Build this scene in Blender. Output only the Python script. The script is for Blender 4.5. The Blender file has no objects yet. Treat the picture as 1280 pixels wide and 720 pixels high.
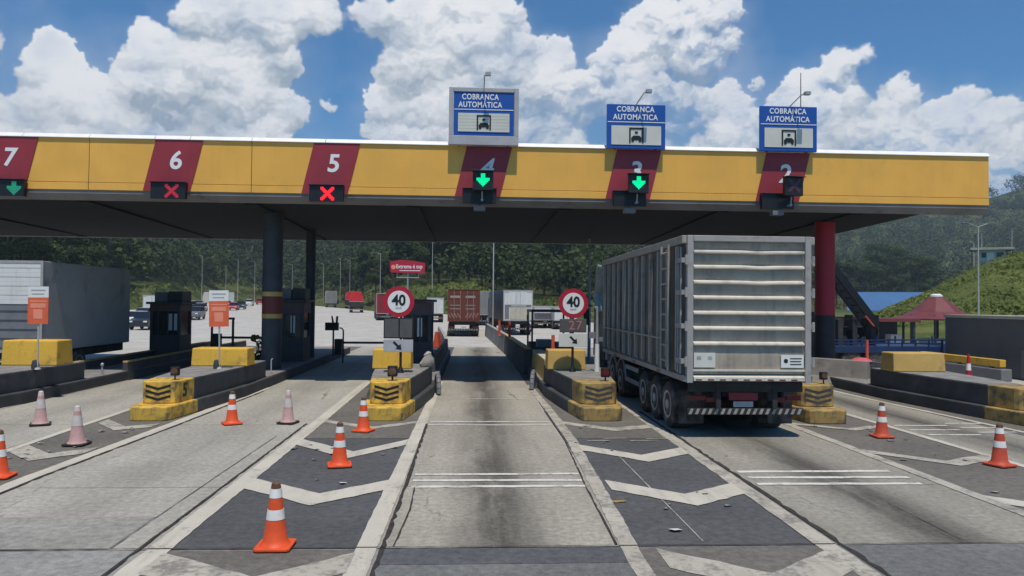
import bpy, bmesh, math, random
import numpy as np
from mathutils import Vector, Matrix, Euler
R = math.radians
rnd = random.Random(7)
nrng = np.random.default_rng(11)
scn = bpy.context.scene
col = scn.collection

# ------------------------------------------------------------------ camera
FPX = 920.0
cam_d = bpy.data.cameras.new("camera"); cam_d.sensor_width = 36.0
cam_d.lens = 36.0 * FPX / 1280.0; cam_d.clip_start = 0.1; cam_d.clip_end = 6000
cam = bpy.data.objects.new("camera", cam_d); col.objects.link(cam)
cam.location = (0, 0, 2.8)
rot = Matrix.Rotation(-R(3.0993), 3, 'Z') @ Matrix.Rotation(R(90 + 1.1507), 3, 'X') @ Matrix.Rotation(R(0.55), 3, 'Z')
cam.rotation_euler = rot.to_euler()
scn.camera = cam

# ------------------------------------------------------------------ exposure
scn.view_settings.view_transform = 'Standard'
scn.view_settings.look = 'None'
scn.view_settings.exposure = -0.25
scn.view_settings.gamma = 1
scn.view_settings.use_curve_mapping = False

# ------------------------------------------------------------------ sun + sky
SUN_EL, SUN_AZ = 69.5, 5.0           # azimuth: degrees to the right of straight behind the camera
sd = Vector((math.sin(R(SUN_AZ)) * math.cos(R(SUN_EL)), -math.cos(R(SUN_AZ)) * math.cos(R(SUN_EL)), math.sin(R(SUN_EL))))
sun_d = bpy.data.lights.new("sun", 'SUN'); sun_d.energy = 5.0; sun_d.angle = R(0.53); sun_d.color = (1.0, 0.91, 0.77)
sun = bpy.data.objects.new("sun", sun_d); col.objects.link(sun)
sun.rotation_euler = sd.to_track_quat('Z', 'Y').to_euler()
sun.location = (0, 0, 60)

world = bpy.data.worlds.new("World"); scn.world = world; world.use_nodes = True

def px_dir(u, v):
    d = rot @ Vector(((u - 640) / FPX, (360 - v) / FPX, -1))
    return d

class NT:
    """small helper for building node trees"""
    def __init__(s, nt): s.nt = nt; s.n = nt.nodes; s.l = nt.links
    def new(s, t, **kw):
        n = s.n.new(t)
        for k, v in kw.items(): setattr(n, k, v)
        return n
    def set(s, sock, v):
        if isinstance(v, bpy.types.NodeSocket): s.l.new(v, sock)
        elif v is not None: sock.default_value = v
    def math(s, op, a, b=None, c=None, clamp=False):
        n = s.new('ShaderNodeMath', operation=op, use_clamp=clamp)
        s.set(n.inputs[0], a)
        if b is not None: s.set(n.inputs[1], b)
        if c is not None: s.set(n.inputs[2], c)
        return n.outputs[0]
    def vmath(s, op, a, b=None, scale=None):
        n = s.new('ShaderNodeVectorMath', operation=op)
        s.set(n.inputs[0], a)
        if b is not None: s.set(n.inputs[1], b)
        if scale is not None: s.set(n.inputs['Scale'], scale)
        return n
    def noise(s, vec, scale, detail=4, rough=.55, lac=2.0, dist=0.0):
        n = s.new('ShaderNodeTexNoise'); s.set(n.inputs['Vector'], vec)
        n.inputs['Scale'].default_value = scale; n.inputs['Detail'].default_value = detail
        n.inputs['Roughness'].default_value = rough; n.inputs['Distortion'].default_value = dist
        return n.outputs['Fac']
    def ramp(s, v, a, b, lo=0.0, hi=1.0, smooth=True):
        n = s.new('ShaderNodeMapRange'); n.interpolation_type = 'SMOOTHSTEP' if smooth else 'LINEAR'
        s.set(n.inputs['Value'], v)
        for k, x in (('From Min', a), ('From Max', b), ('To Min', lo), ('To Max', hi)): s.set(n.inputs[k], x)
        return n.outputs['Result']
    def mix(s, f, a, b, typ='MIX'):
        n = s.new('ShaderNodeMix', data_type='RGBA', blend_type=typ)
        s.set(n.inputs[0], f)
        for i, v in ((6, a), (7, b)):
            if isinstance(v, (tuple, list)): v = (*v[:3], 1)
            s.set(n.inputs[i], v)
        return n.outputs[2]
    def combine(s, x, y, z):
        n = s.new('ShaderNodeCombineXYZ')
        for i, v in enumerate((x, y, z)): s.set(n.inputs[i], v)
        return n.outputs[0]
    def sep(s, v):
        n = s.new('ShaderNodeSeparateXYZ'); s.set(n.inputs[0], v); return n.outputs

# cumulus lie in the sky as puffs: (direction given by azimuth / elevation, angular radius)
PUFFS = [(20,145,26),(72,66,27),(66,100,36),(110,128,44),(60,150,40),(196,62,38),(190,105,56),(250,108,66),(150,145,40),
 (272,18,52),(335,22,62),(398,18,36),(330,72,50),(300,122,60),(352,138,36),(240,150,50),
 (470,22,36),(525,30,56),(522,90,56),(492,130,42),(482,160,28),(600,36,66),(600,110,66),(560,150,56),(636,60,46),(655,112,52),(640,160,52),
 (692,70,36),(690,110,45),(722,122,46),(784,78,48),(826,36,48),(886,20,42),(905,52,28),(872,72,44),(800,130,56),(852,140,46),(900,138,32),(925,155,36),
 (1004,108,34),(1052,88,28),(1084,68,15),(985,135,30),(1022,150,46),(1066,130,26),(910,108,15),(945,104,11),
 (1122,134,32),(1120,168,34),(1180,165,40),(1212,134,24),(1252,152,32),(1275,190,40),(1150,180,40),(1080,175,30),
 (40,190,50),(130,195,60),(220,200,60),(310,195,60),(500,200,50),(600,200,60),(700,190,50),(800,200,60),(900,200,60),(1000,200,50),(1080,195,50),(1180,215,50),(1262,220,50),(408,132,9)]
EXTRA = [(-120,60,90),(-220,130,100),(-300,40,60),(1380,140,70),(1470,100,80),(1600,150,90),(200,-190,90),(700,-260,120),(1100,-330,110)]
# ------------------------------------------------------------------ cumulus: puffs modelled as heaps of spheres on the sky sphere, shaded once from the sun's side
def cloud_map(W=2000, Hh=700, AZ=(-0.90, 0.90), EL=(-0.02, 0.60)):
    rg = np.random.default_rng(5)
    sx = (W - 1) / (AZ[1] - AZ[0]); sy = (Hh - 1) / (EL[1] - EL[0])
    def perlin(x, y, seed):
        r = np.random.default_rng(seed); a = r.uniform(0, 2 * np.pi, (256, 256)); gx, gy = np.cos(a), np.sin(a)
        x0 = np.floor(x).astype(int); y0 = np.floor(y).astype(int); fx = x - x0; fy = y - y0
        u = fx * fx * fx * (fx * (fx * 6 - 15) + 10); v = fy * fy * fy * (fy * (fy * 6 - 15) + 10)
        def g(i, j):
            ii = (x0 + i) & 255; jj = (y0 + j) & 255; return gx[jj, ii] * (fx - i) + gy[jj, ii] * (fy - j)
        return ((g(0,0) * (1-u) + g(1,0) * u) * (1-v) + (g(0,1) * (1-u) + g(1,1) * u) * v) * 1.5
    def fbm(x, y, f, o, seed, gain=.55):
        s = 0; a = 1; tot = 0
        for i in range(o): s = s + a * perlin(x * f + 17.3 * i, y * f + 9.1 * i, seed + i); tot += a; a *= gain; f *= 2.03
        return s / tot
    jj, ii = np.mgrid[0:Hh, 0:W]; A = AZ[0] + ii / sx; E = EL[0] + jj / sy
    S = []
    for (u, v, r) in PUFFS + EXTRA:
        d = px_dir(u, v); hx = math.hypot(d.x, d.y); a, e = math.atan2(d.x, d.y), d.z / hx
        if e < -.2 or a < -1.3 or a > 1.3 or v < -150: continue
        S.append((a, e, r / 920 * .80, 0.0))
    levels = [S]
    for lev, (n, lo, hi, spread) in enumerate(((16, .30, .52, .80), (13, .26, .44, .95), (5, .3, .5, 1.0))):
        nxt = []
        for (a, e, r, z) in levels[-1]:
            for k in range(n):
                t = rg.uniform(0, 2 * np.pi); q = spread * math.sqrt(rg.uniform(.05, 1)); rr = r * rg.uniform(lo, hi)
                de = q * r * math.sin(t); 
                if de < 0: de *= .75
                zz = z + r * math.sqrt(max(0, 1 - q * q)) * .9
                nxt.append((a + q * r * math.cos(t), e + de, rr, zz))
        levels.append(nxt)
    Zb = np.full((Hh, W), -9.0); NX = np.zeros((Hh, W)); NY = np.zeros((Hh, W)); NZ = np.ones((Hh, W)); cov = np.full((Hh, W), -1.0)
    BX = np.zeros((Hh, W)); BY = np.zeros((Hh, W)); MX = np.zeros((Hh, W)); MY = np.zeros((Hh, W)); MZ = np.full((Hh, W), -9.0)
    for lv, L in enumerate(levels):
        for (a, e, r, z) in L:
            x0 = max(0, int((a - r - AZ[0]) * sx)); x1 = min(W, int((a + r - AZ[0]) * sx) + 2); y0 = max(0, int((e - r - EL[0]) * sy)); y1 = min(Hh, int((e + r - EL[0]) * sy) + 2)
            if x1 <= x0 or y1 <= y0: continue
            nx = (A[y0:y1, x0:x1] - a) / r; ny = (E[y0:y1, x0:x1] - e) / r; q = 1 - nx * nx - ny * ny; ok = q > 0
            nz = np.sqrt(np.maximum(q, 0)); h = z + r * nz
            cc = cov[y0:y1, x0:x1]; np.copyto(cc, np.maximum(cc, np.where(ok, q, -1)))
            b = ok & (h > Zb[y0:y1, x0:x1])
            for T, val in ((Zb, h), (NX, nx), (NY, ny), (NZ, nz)): T[y0:y1, x0:x1][b] = val[b]
            if lv <= 1:
                b = ok & (h > MZ[y0:y1, x0:x1])
                for T, val in ((MZ, h), (MX, nx), (MY, ny)): T[y0:y1, x0:x1][b] = val[b]
    def blur(a, k):
        for _ in range(2):
            for ax in (0, 1):
                p = np.concatenate([np.repeat(a.take([0], ax), k, ax), a, np.repeat(a.take([-1], ax), k, ax)], ax)
                c = np.cumsum(p, ax); z = np.zeros_like(c.take([0], ax)); c = np.concatenate([z, c], ax); n = a.shape[ax]
                a = (c.take(range(2 * k + 1, 2 * k + 1 + n), ax) - c.take(range(0, n), ax)) / (2 * k + 1)
        return a
    solid = (cov > 0).astype(float)
    def light(nx, ny, nz): return np.clip(-.10 * nx + .80 * ny + .58 * nz, -1, 1)
    l_small = light(NX, NY, NZ); mz = np.sqrt(np.maximum(0, 1 - MX * MX - MY * MY)); l_big = light(MX, MY, mz)
    sh = .34 * blur(l_small * solid, 1) + .24 * blur(l_small * solid, 4) + .34 * blur(l_big * solid, 7) + .24 * blur(l_small * solid, 12)
    # thickness below / above: undersides greyer
    up = blur(np.roll(solid, -55, 0), 38); sh = sh - .34 * up
    # tear the outline and stir the shading
    wx = fbm(A, E, 22, 5, 40) * .013 + fbm(A, E, 110, 4, 60) * .006; wy = fbm(A, E, 22, 5, 80) * .013 + fbm(A, E, 110, 4, 70) * .006
    def warp(T):
        xi = np.clip((A + wx - AZ[0]) * sx, 0, W - 1.01); yi = np.clip((E + wy - EL[0]) * sy, 0, Hh - 1.01)
        x0 = xi.astype(int); y0 = yi.astype(int); fx = xi - x0; fy = yi - y0
        return (T[y0, x0] * (1-fx) + T[y0, x0+1] * fx) * (1-fy) + (T[y0+1, x0] * (1-fx) + T[y0+1, x0+1] * fx) * fy
    edge = warp(blur(solid, 1)); body = warp(blur(solid, 9)); sh = warp(sh)
    n = fbm(A, E, 30, 7, 100)
    soft = fbm(A, E, 7, 4, 120)
    crisp = np.clip(.60 + soft * 1.6, 0, 1)           # some rims are crisp, some dissolve
    al = edge * crisp + np.clip((body - .28 + n * .75) * 1.5, 0, 1) * (1 - crisp)
    al = np.clip(al + np.clip((body - .45) * 3, 0, 1) * .25, 0, 1)
    al = al * (1 - np.clip(A * 2.0 + .16, 0, .60) * np.clip(.9 - 1.5 * fbm(A, E, 11, 5, 220), 0, 1) * (1 - np.clip(sh * 1.6, 0, 1)))
    al = al * al * (3 - 2 * al)
    al = al * np.clip(1.0 - .55 * np.clip(.1 - fbm(A, E, 9, 4, 200), 0, 1) * np.clip((body - .5) * 2, 0, 1) , 0, 1)
    al = np.maximum(al, .45 * np.clip(blur(solid, 45) - .25 + soft * .5 + n * .18, 0, 1))   # veil round the heaps
    al = np.maximum(al, np.clip(.85 - (E / .30), 0, .62) * (.8 + .5 * soft))
    low = np.clip(1 - E / .36, 0, 1)
    lum = .46 - .10 * np.clip(A - .1, 0, .5) + 1.1 * sh - .26 * low * (warp(blur(solid, 24)) ) + .34 * soft + .16 * n + .40 * fbm(A, E, 12, 5, 150)
    lum = np.clip(lum, .0, 1)
    return al, lum

def make_sky():
    AZ, EL, W, Hh = (-0.90, 0.90), (-0.02, 0.60), 2000, 700
    al, lum = cloud_map(W, Hh, AZ, EL)
    img = bpy.data.images.new("cumulus", W, Hh, alpha=False, float_buffer=True); img.colorspace_settings.name = 'Non-Color'
    px = np.ones((Hh, W, 4), np.float32); px[..., 0] = al; px[..., 1] = lum; px[..., 2] = 1
    px[:, :2, 0] = 0; px[:, -2:, 0] = 0; px[-2:, :, 0] = 0
    img.pixels.foreach_set(px.ravel()); img.update(); img.pack()
    w = NT(world.node_tree); w.n.clear()
    out = w.new('ShaderNodeOutputWorld'); bg = w.new('ShaderNodeBackground'); w.l.new(bg.outputs[0], out.inputs[0])
    sky = w.new('ShaderNodeTexSky', sky_type='NISHITA'); sky.sun_disc = False
    sky.sun_elevation = R(SUN_EL)
    sky.sun_rotation = math.atan2(sd.x, sd.y)
    sky.altitude = 750; sky.air_density = 1.0; sky.dust_density = .4; sky.ozone_density = 2.2
    tc = w.new('ShaderNodeTexCoord'); x, y, z = w.sep(tc.outputs['Generated'])
    az = w.math('ARCTAN2', x, y)
    el = w.math('DIVIDE', z, w.math('MAXIMUM', w.math('SQRT', w.math('ADD', w.math('MULTIPLY', x, x), w.math('MULTIPLY', y, y))), .02))
    uv = w.combine(w.math('DIVIDE', w.math('SUBTRACT', az, AZ[0]), AZ[1] - AZ[0]), w.math('DIVIDE', w.math('SUBTRACT', el, EL[0]), EL[1] - EL[0]), 0)
    tx = w.new('ShaderNodeTexImage', extension='EXTEND', interpolation='Cubic'); tx.image = img; w.l.new(uv, tx.inputs[0])
    a, l, _ = w.sep(tx.outputs[0])
    skyc = w.mix(1.0, sky.outputs[0], SKY_TINT, 'MULTIPLY')
    c = w.mix(a, skyc, w.mix(l, CLOUD_DARK, CLOUD_LIGHT))
    w.l.new(c, bg.inputs[0]); bg.inputs[1].default_value = SKY_STRENGTH
SKY_STRENGTH = 0.09
SKY_TINT = (.34, 1.06, 1.52)
CLOUD_DARK = (4.6, 5.6, 6.7)
CLOUD_LIGHT = (12.2, 12.3, 12.5)
make_sky()

# ------------------------------------------------------------------ materials
def mat(name, colr, rough=.7, var=.12, scale=3.0, dirt=None, dirt_amt=.0, dirt_scale=1.2, bump=.0, bump_scale=20, metal=0.0, spec=.4, emis=None, streak=None, detail=5):
    m = bpy.data.materials.new(name); m.use_nodes = True
    t = NT(m.node_tree); b = t.n['Principled BSDF']
    tc = t.new('ShaderNodeTexCoord'); vec = tc.outputs['Object']
    n = t.noise(vec, scale, detail, .6)
    lo = tuple(max(0, c * (1 - var)) for c in colr); hi = tuple(min(1, c * (1 + var)) for c in colr)
    c = t.mix(t.ramp(n, .3, .7), lo, hi)
    if dirt is not None:
        dn = t.noise(vec, dirt_scale, 8, .65)
        c = t.mix(t.ramp(dn, .62 - dirt_amt * .35, .80 - dirt_amt * .2, 0, min(1, .35 + dirt_amt)), c, dirt)
    if streak is not None:
        mp = t.vmath('MULTIPLY', vec, (9, 9, .6)).outputs[0]
        sn = t.noise(mp, 1.0, 5, .6)
        c = t.mix(t.ramp(sn, .48, .72, 0, streak[1]), c, streak[0])
    t.l.new(c, b.inputs['Base Color'])
    b.inputs['Roughness'].default_value = rough; b.inputs['Metallic'].default_value = metal
    b.inputs['Specular IOR Level'].default_value = spec
    if bump:
        bn = t.new('ShaderNodeBump'); bn.inputs['Strength'].default_value = bump; bn.inputs['Distance'].default_value = .02
        t.set(bn.inputs['Height'], t.noise(vec, bump_scale, 6, .6)); t.l.new(bn.outputs[0], b.inputs['Normal'])
    if emis:
        b.inputs['Emission Color'].default_value = (*emis[:3], 1); b.inputs['Emission Strength'].default_value = emis[3]
    return m

DIRT = (.07, .06, .05)
M = {}
M['yellow_fascia'] = mat('yellow_fascia', (.82, .44, .080), .45, .06, .8, (.55, .31, .07), .12, .7, .12, 1.6, streak=((.50, .28, .06), .15))
M['maroon'] = mat('maroon_panel', (.30, .032, .046), .5, .08, 1.2, streak=((.16, .02, .025), .2))
M['white_paint'] = mat('white_paint', (.80, .79, .76), .5, .05, 2)
M['skirt'] = mat('grey_skirt', (.20, .19, .185), .7, .15, .8, DIRT, .3)
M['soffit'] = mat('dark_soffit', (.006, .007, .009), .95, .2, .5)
M['dark_steel'] = mat('dark_steel', (.045, .050, .062), .55, .2, 2)
M['black'] = mat('black_paint', (.012, .012, .014), .45, .2, 4)
M['rubber'] = mat('rubber', (.05, .045, .04), .9, .3, 6, (.17, .15, .13), .6, 3)
M['concrete'] = mat('concrete', (.30, .29, .27), .9, .15, 2.5, (.12, .11, .10), .3, 1.3, .25, 30)
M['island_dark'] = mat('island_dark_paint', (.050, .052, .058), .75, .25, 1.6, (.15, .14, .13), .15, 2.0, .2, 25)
M['island_top'] = mat('island_top_concrete', (.21, .205, .20), .9, .2, 2.2, (.09, .08, .08), .25, 2, .2, 25)
M['yellow_kerb'] = mat('yellow_kerb_paint', (.66, .41, .06), .75, .16, 2.5, (.13, .10, .06), .58, 4.0, .35, 18, streak=((.30, .20, .06), .35))
M['yellow_dirty'] = mat('yellow_worn_paint', (.40, .27, .085), .8, .2, 2.5, (.11, .09, .06), .65, 4.0, .35, 18, streak=((.2, .15, .07), .4))
M['yellow_block'] = mat('yellow_block_paint', (.70, .42, .05), .7, .10, 1.5, (.25, .17, .06), .42, 3.0, .3, 18, streak=((.42, .27, .06), .35))
M['ochre_block'] = mat('ochre_block_paint', (.52, .34, .10), .7, .1, 1.5, (.25, .18, .08), .3, 2.5, .15, 25)
M['orange'] = mat('cone_orange', (.70, .085, .020), .55, .1, 6, (.25, .05, .03), .2, 6)
M['orange_old'] = mat('cone_orange_dull', (.50, .07, .03), .6, .15, 6, (.12, .05, .04), .35, 6)
M['pink'] = mat('cone_faded_pink', (.50, .30, .28), .7, .15, 7, (.20, .13, .12), .35, 7)
M['pale'] = mat('cone_faded_band', (.56, .50, .47), .6, .12, 7, (.25, .2, .18), .3, 7)
M['band'] = mat('cone_white_band', (.75, .73, .70), .5, .08, 8, (.3, .27, .24), .25, 7)
M['cone_black'] = mat('cone_black_base', (.025, .022, .022), .8, .3, 8)
M['cone_tip'] = mat('cone_dirty_tip', (.12, .06, .035), .7, .3, 12)
M['sign_blue'] = mat('sign_blue', (.012, .085, .38), .45, .05, 1.5)
M['sign_white'] = mat('sign_white', (.74, .74, .72), .5, .03, 2)
M['sign_cream'] = mat('sign_cream', (.62, .62, .56), .5, .05, 2)
M['sign_grey'] = mat('sign_grey_metal', (.40, .40, .42), .5, .08, 3)
M['sign_red'] = mat('sign_red', (.42, .012, .035), .45, .06, 2)
M['sign_orange'] = mat('sign_orange', (.72, .13, .05), .5, .08, 3)
M['sign_orange_light'] = mat('sign_orange_light', (.80, .28, .18), .5, .08, 3)
M['text_black'] = mat('lettering_black', (.012, .012, .013), .5, .05, 5)
M['text_white'] = mat('lettering_white', (.80, .80, .80), .5, .03, 5)
M['text_grey'] = mat('lettering_grey', (.35, .35, .36), .6, .1, 5)
M['steel_pole'] = mat('galvanised_pole', (.36, .37, .38), .5, .1, 4, metal=.3)
M['pole_pale'] = mat('pale_pole', (.42, .42, .41), .6, .1, 4)
M['glass_dark'] = mat('dark_glass', (.012, .015, .02), .12, .1, 2, spec=.5)
M['booth'] = mat('booth_dark_panel', (.040, .040, .046), .6, .25, 1.2, (.09, .08, .075), .2)
M['booth_band'] = mat('booth_maroon_band', (.10, .06, .06), .6, .15, 1.5)
M['paper'] = mat('paper_white', (.62, .64, .66), .7, .05, 3)
M['grey_box'] = mat('grey_metal_box', (.17, .175, .19), .6, .12, 2)
M['led_green'] = mat('led_green', (.0, .3, .2), .4, .05, 3, emis=(.0, 1.0, .34, 1.15))
M['led_green_dim'] = mat('led_green_dim', (.02, .20, .14), .5, .15, 8, emis=(.01, .22, .10, .7))
M['led_red'] = mat('led_red', (.4, .0, .01), .4, .05, 3, emis=(1.0, .02, .03, 1.9))
M['led_red_dim'] = mat('led_red_dim', (.30, .02, .04), .5, .15, 8, emis=(.5, .02, .04, .6))
M['led_off'] = mat('led_unlit', (.10, .04, .06), .5, .3, 9)
M['led_panel'] = mat('led_panel_face', (.018, .018, .02), .4, .2, 9)
M['display'] = mat('display_grey', (.095, .09, .09), .4, .12, 4)
M['display_digit'] = mat('display_digit', (.50, .17, .17), .5, .1, 5)
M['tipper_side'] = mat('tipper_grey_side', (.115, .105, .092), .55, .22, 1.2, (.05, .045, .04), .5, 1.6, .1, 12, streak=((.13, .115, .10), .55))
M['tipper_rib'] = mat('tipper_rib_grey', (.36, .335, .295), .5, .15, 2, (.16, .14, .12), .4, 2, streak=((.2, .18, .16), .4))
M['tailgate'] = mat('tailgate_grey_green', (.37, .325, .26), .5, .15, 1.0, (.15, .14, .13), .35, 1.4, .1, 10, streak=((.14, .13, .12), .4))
M['tail_rib'] = mat('tailgate_rib', (.62, .58, .51), .5, .1, 2, (.27, .25, .23), .35, 2.2)
M['tail_frame'] = mat('tailgate_frame', (.36, .35, .335), .55, .14, 2, (.17, .15, .13), .4, 2)
M['chassis'] = mat('chassis_dark', (.030, .028, .028), .8, .3, 3, (.08, .07, .06), .3)
M['rim'] = mat('dusty_rim', (.50, .44, .38), .7, .2, 4, (.08, .07, .06), .4, 4)
M['tarp'] = mat('grey_green_tarp', (.27, .31, .285), .7, .2, 3, bump=.4, bump_scale=8)
M['cab_dark'] = mat('dark_cab', (.030, .040, .045), .4, .2, 2)
M['red_light'] = mat('red_lens', (.14, .008, .010), .3, .1, 4)
M['plate'] = mat('number_plate', (.40, .40, .39), .5, .1, 9)
M['stripe_white'] = mat('bumper_stripe', (.30, .285, .265), .5, .15, 6, (.2, .18, .16), .4, 5)
M['van_white'] = mat('truck_white', (.66, .66, .64), .45, .06, 1.5, (.35, .33, .3), .25, 1.5, streak=((.4, .38, .35), .3))
M['box_grey'] = mat('dark_grey_curtain', (.40, .40, .40), .6, .1, .6, (.06, .06, .06), .25, .8)
M['box_grey_light'] = mat('grey_curtain', (.20, .205, .20), .6, .1, .6, (.12, .12, .12), .25, .8)
M['container'] = mat('container_rust_red', (.14, .038, .024), .6, .15, 1.5, (.09, .04, .03), .35, 1.5)
M['container_bar'] = mat('container_bar', (.34, .19, .15), .6, .15, 2)
M['truck_red'] = mat('truck_red', (.52, .022, .025), .45, .1, 1.5)
M['truck_maroon'] = mat('truck_maroon', (.22, .018, .028), .5, .1, 1.5)
M['blue_steel'] = mat('blue_steel', (.012, .034, .11), .5, .2, 2, (.03, .04, .06), .3)
M['blue_roof'] = mat('blue_roof', (.055, .14, .30), .5, .08, .2)
M['roof_red'] = mat('pavilion_red_roof', (.15, .035, .04), .6, .12, 2)
M['wall_grey'] = mat('grey_painted_wall', (.115, .12, .125), .7, .08, .8, (.07, .07, .07), .25, .9)
M['cream'] = mat('cream_coping', (.48, .45, .36), .7, .1, 2)
M['column_red'] = mat('column_red', (.38, .020, .035), .5, .1, 1.2)
M['band_yellow'] = mat('band_yellow', (.50, .34, .10), .6, .12, 3)
M['band_red'] = mat('band_red', (.16, .035, .03), .6, .12, 3)
M['pale_wall'] = mat('pale_hut_wall', (.50, .50, .45), .7, .1, 1)
M['column_dark'] = mat('column_dark', (.03, .028, .032), .6, .2, 2)
M['hut_roof'] = mat('hut_roof', (.30, .32, .30), .7, .1, 1)
M['barrier_orange'] = mat('delineator_orange', (.62, .10, .05), .6, .1, 4)
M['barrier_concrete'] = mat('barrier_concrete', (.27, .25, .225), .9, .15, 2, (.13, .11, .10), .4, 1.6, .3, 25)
M['bark'] = mat('bark', (.12, .10, .08), .9, .2, 4)
M['litter'] = mat('litter_white', (.62, .62, .62), .8, .05, 4)
CARC = {'white': (.75, .75, .74), 'silver': (.42, .43, .44), 'black': (.02, .02, .022), 'grey': (.14, .145, .15), 'red': (.40, .02, .02), 'blue': (.05, .09, .20)}
for k, v in CARC.items(): M['car_' + k] = mat('car_paint_' + k, v, .3, .04, 2, spec=.6)

# ------------------------------------------------------------------ mesh helpers
class MB:
    def __init__(s): s.v = []; s.f = []; s.m = []
    def add(s, vs, fs, mi=0):
        o = len(s.v); s.v += [tuple(p) for p in vs]; s.f += [tuple(i + o for i in f) for f in fs]; s.m += [mi] * len(fs); return s
    def box(s, x0, x1, y0, y1, z0, z1, mi=0):
        return s.add([(x0,y0,z0),(x1,y0,z0),(x1,y1,z0),(x0,y1,z0),(x0,y0,z1),(x1,y0,z1),(x1,y1,z1),(x0,y1,z1)],
                     [(0,3,2,1),(4,5,6,7),(0,1,5,4),(1,2,6,5),(2,3,7,6),(3,0,4,7)], mi)
    def prism(s, poly, z0, z1, mi=0, top=None):
        """poly is counter-clockwise in XY; top optionally another ring"""
        n = len(poly); tp = top or poly
        vs = [(x, y, z0) for x, y in poly] + [(x, y, z1) for x, y in tp]
        fs = [tuple(range(n - 1, -1, -1)), tuple(range(n, 2 * n))] + [(i, (i + 1) % n, n + (i + 1) % n, n + i) for i in range(n)]
        return s.add(vs, fs, mi)
    def extr_x(s, prof, x0, x1, mi=0):
        """prof: (y,z) ring, extruded along X"""
        n = len(prof); vs = [(x0, y, z) for y, z in prof] + [(x1, y, z) for y, z in prof]
        fs = [tuple(range(n)), tuple(range(2 * n - 1, n - 1, -1))] + [(i, n + i, n + (i + 1) % n, (i + 1) % n) for i in range(n)]
        return s.add(vs, fs, mi)
    def extr_y(s, prof, y0, y1, mi=0):
        """prof: (x,z) ring counter-clockwise seen from -Y"""
        n = len(prof); vs = [(x, y0, z) for x, z in prof] + [(x, y1, z) for x, z in prof]
        fs = [tuple(range(n)), tuple(range(2 * n - 1, n - 1, -1))] + [((i + 1) % n, i, n + i, n + (i + 1) % n) for i in range(n)]
        return s.add(vs, fs, mi)
    def tube(s, p0, p1, r0, r1=None, n=10, mi=0):
        p0 = Vector(p0); p1 = Vector(p1); r1 = r0 if r1 is None else r1
        d = (p1 - p0).normalized(); a = d.orthogonal().normalized(); b = d.cross(a)
        vs = []
        for p, r in ((p0, r0), (p1, r1)):
            for i in range(n):
                t = 2 * math.pi * i / n; vs.append(p + a * (r * math.cos(t)) + b * (r * math.sin(t)))
        fs = [(i, (i + 1) % n, n + (i + 1) % n, n + i) for i in range(n)] + [tuple(range(n - 1, -1, -1)), tuple(range(n, 2 * n))]
        return s.add(vs, fs, mi)
    def path(s, pts, r, n=8, mi=0):
        for a, b in zip(pts, pts[1:]): s.tube(a, b, r, r, n, mi)
        return s
    def lathe(s, prof, c=(0, 0, 0), n=24, mi=0, axis='Z'):
        """prof: list of (r, h)"""
        vs = []; k = len(prof)
        for (r, h) in prof:
            for i in range(n):
                t = 2 * math.pi * i / n; u, w = r * math.cos(t), r * math.sin(t)
                p = (u, w, h) if axis == 'Z' else ((h, u, w) if axis == 'X' else (w, h, u))
                vs.append((c[0] + p[0], c[1] + p[1], c[2] + p[2]))
        fs = []
        for j in range(k - 1):
            for i in range(n):
                a, b = j * n + i, j * n + (i + 1) % n
                fs.append((a, b, b + n, a + n))
        fs.append(tuple(range(n - 1, -1, -1))); fs.append(tuple(range((k - 1) * n, k * n)))
        return s.add(vs, fs, mi)
    def build(s, name, mats, parent=None, bevel=0, smooth=False, loc=(0, 0, 0), rotz=0, seg=2):
        me = bpy.data.meshes.new(name); me.from_pydata(s.v, [], s.f)
        if not isinstance(mats, (list, tuple)): mats = [mats]
        for m in mats: me.materials.append(M[m] if isinstance(m, str) else m)
        if len(mats) > 1: me.polygons.foreach_set('material_index', s.m)
        bm = bmesh.new(); bm.from_mesh(me); bmesh.ops.recalc_face_normals(bm, faces=bm.faces); bm.to_mesh(me); bm.free()
        if smooth:
            me.polygons.foreach_set('use_smooth', [True] * len(me.polygons))
            try: me.set_sharp_from_angle(angle=R(38))
            except Exception: pass
        o = bpy.data.objects.new(name, me); col.objects.link(o)
        if parent is not None: o.parent = parent
        o.location = loc; o.rotation_euler = (0, 0, rotz)
        if bevel:
            b = o.modifiers.new('bevel', 'BEVEL'); b.width = bevel; b.segments = seg; b.limit_method = 'ANGLE'; b.angle_limit = R(35)
        return o

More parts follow.
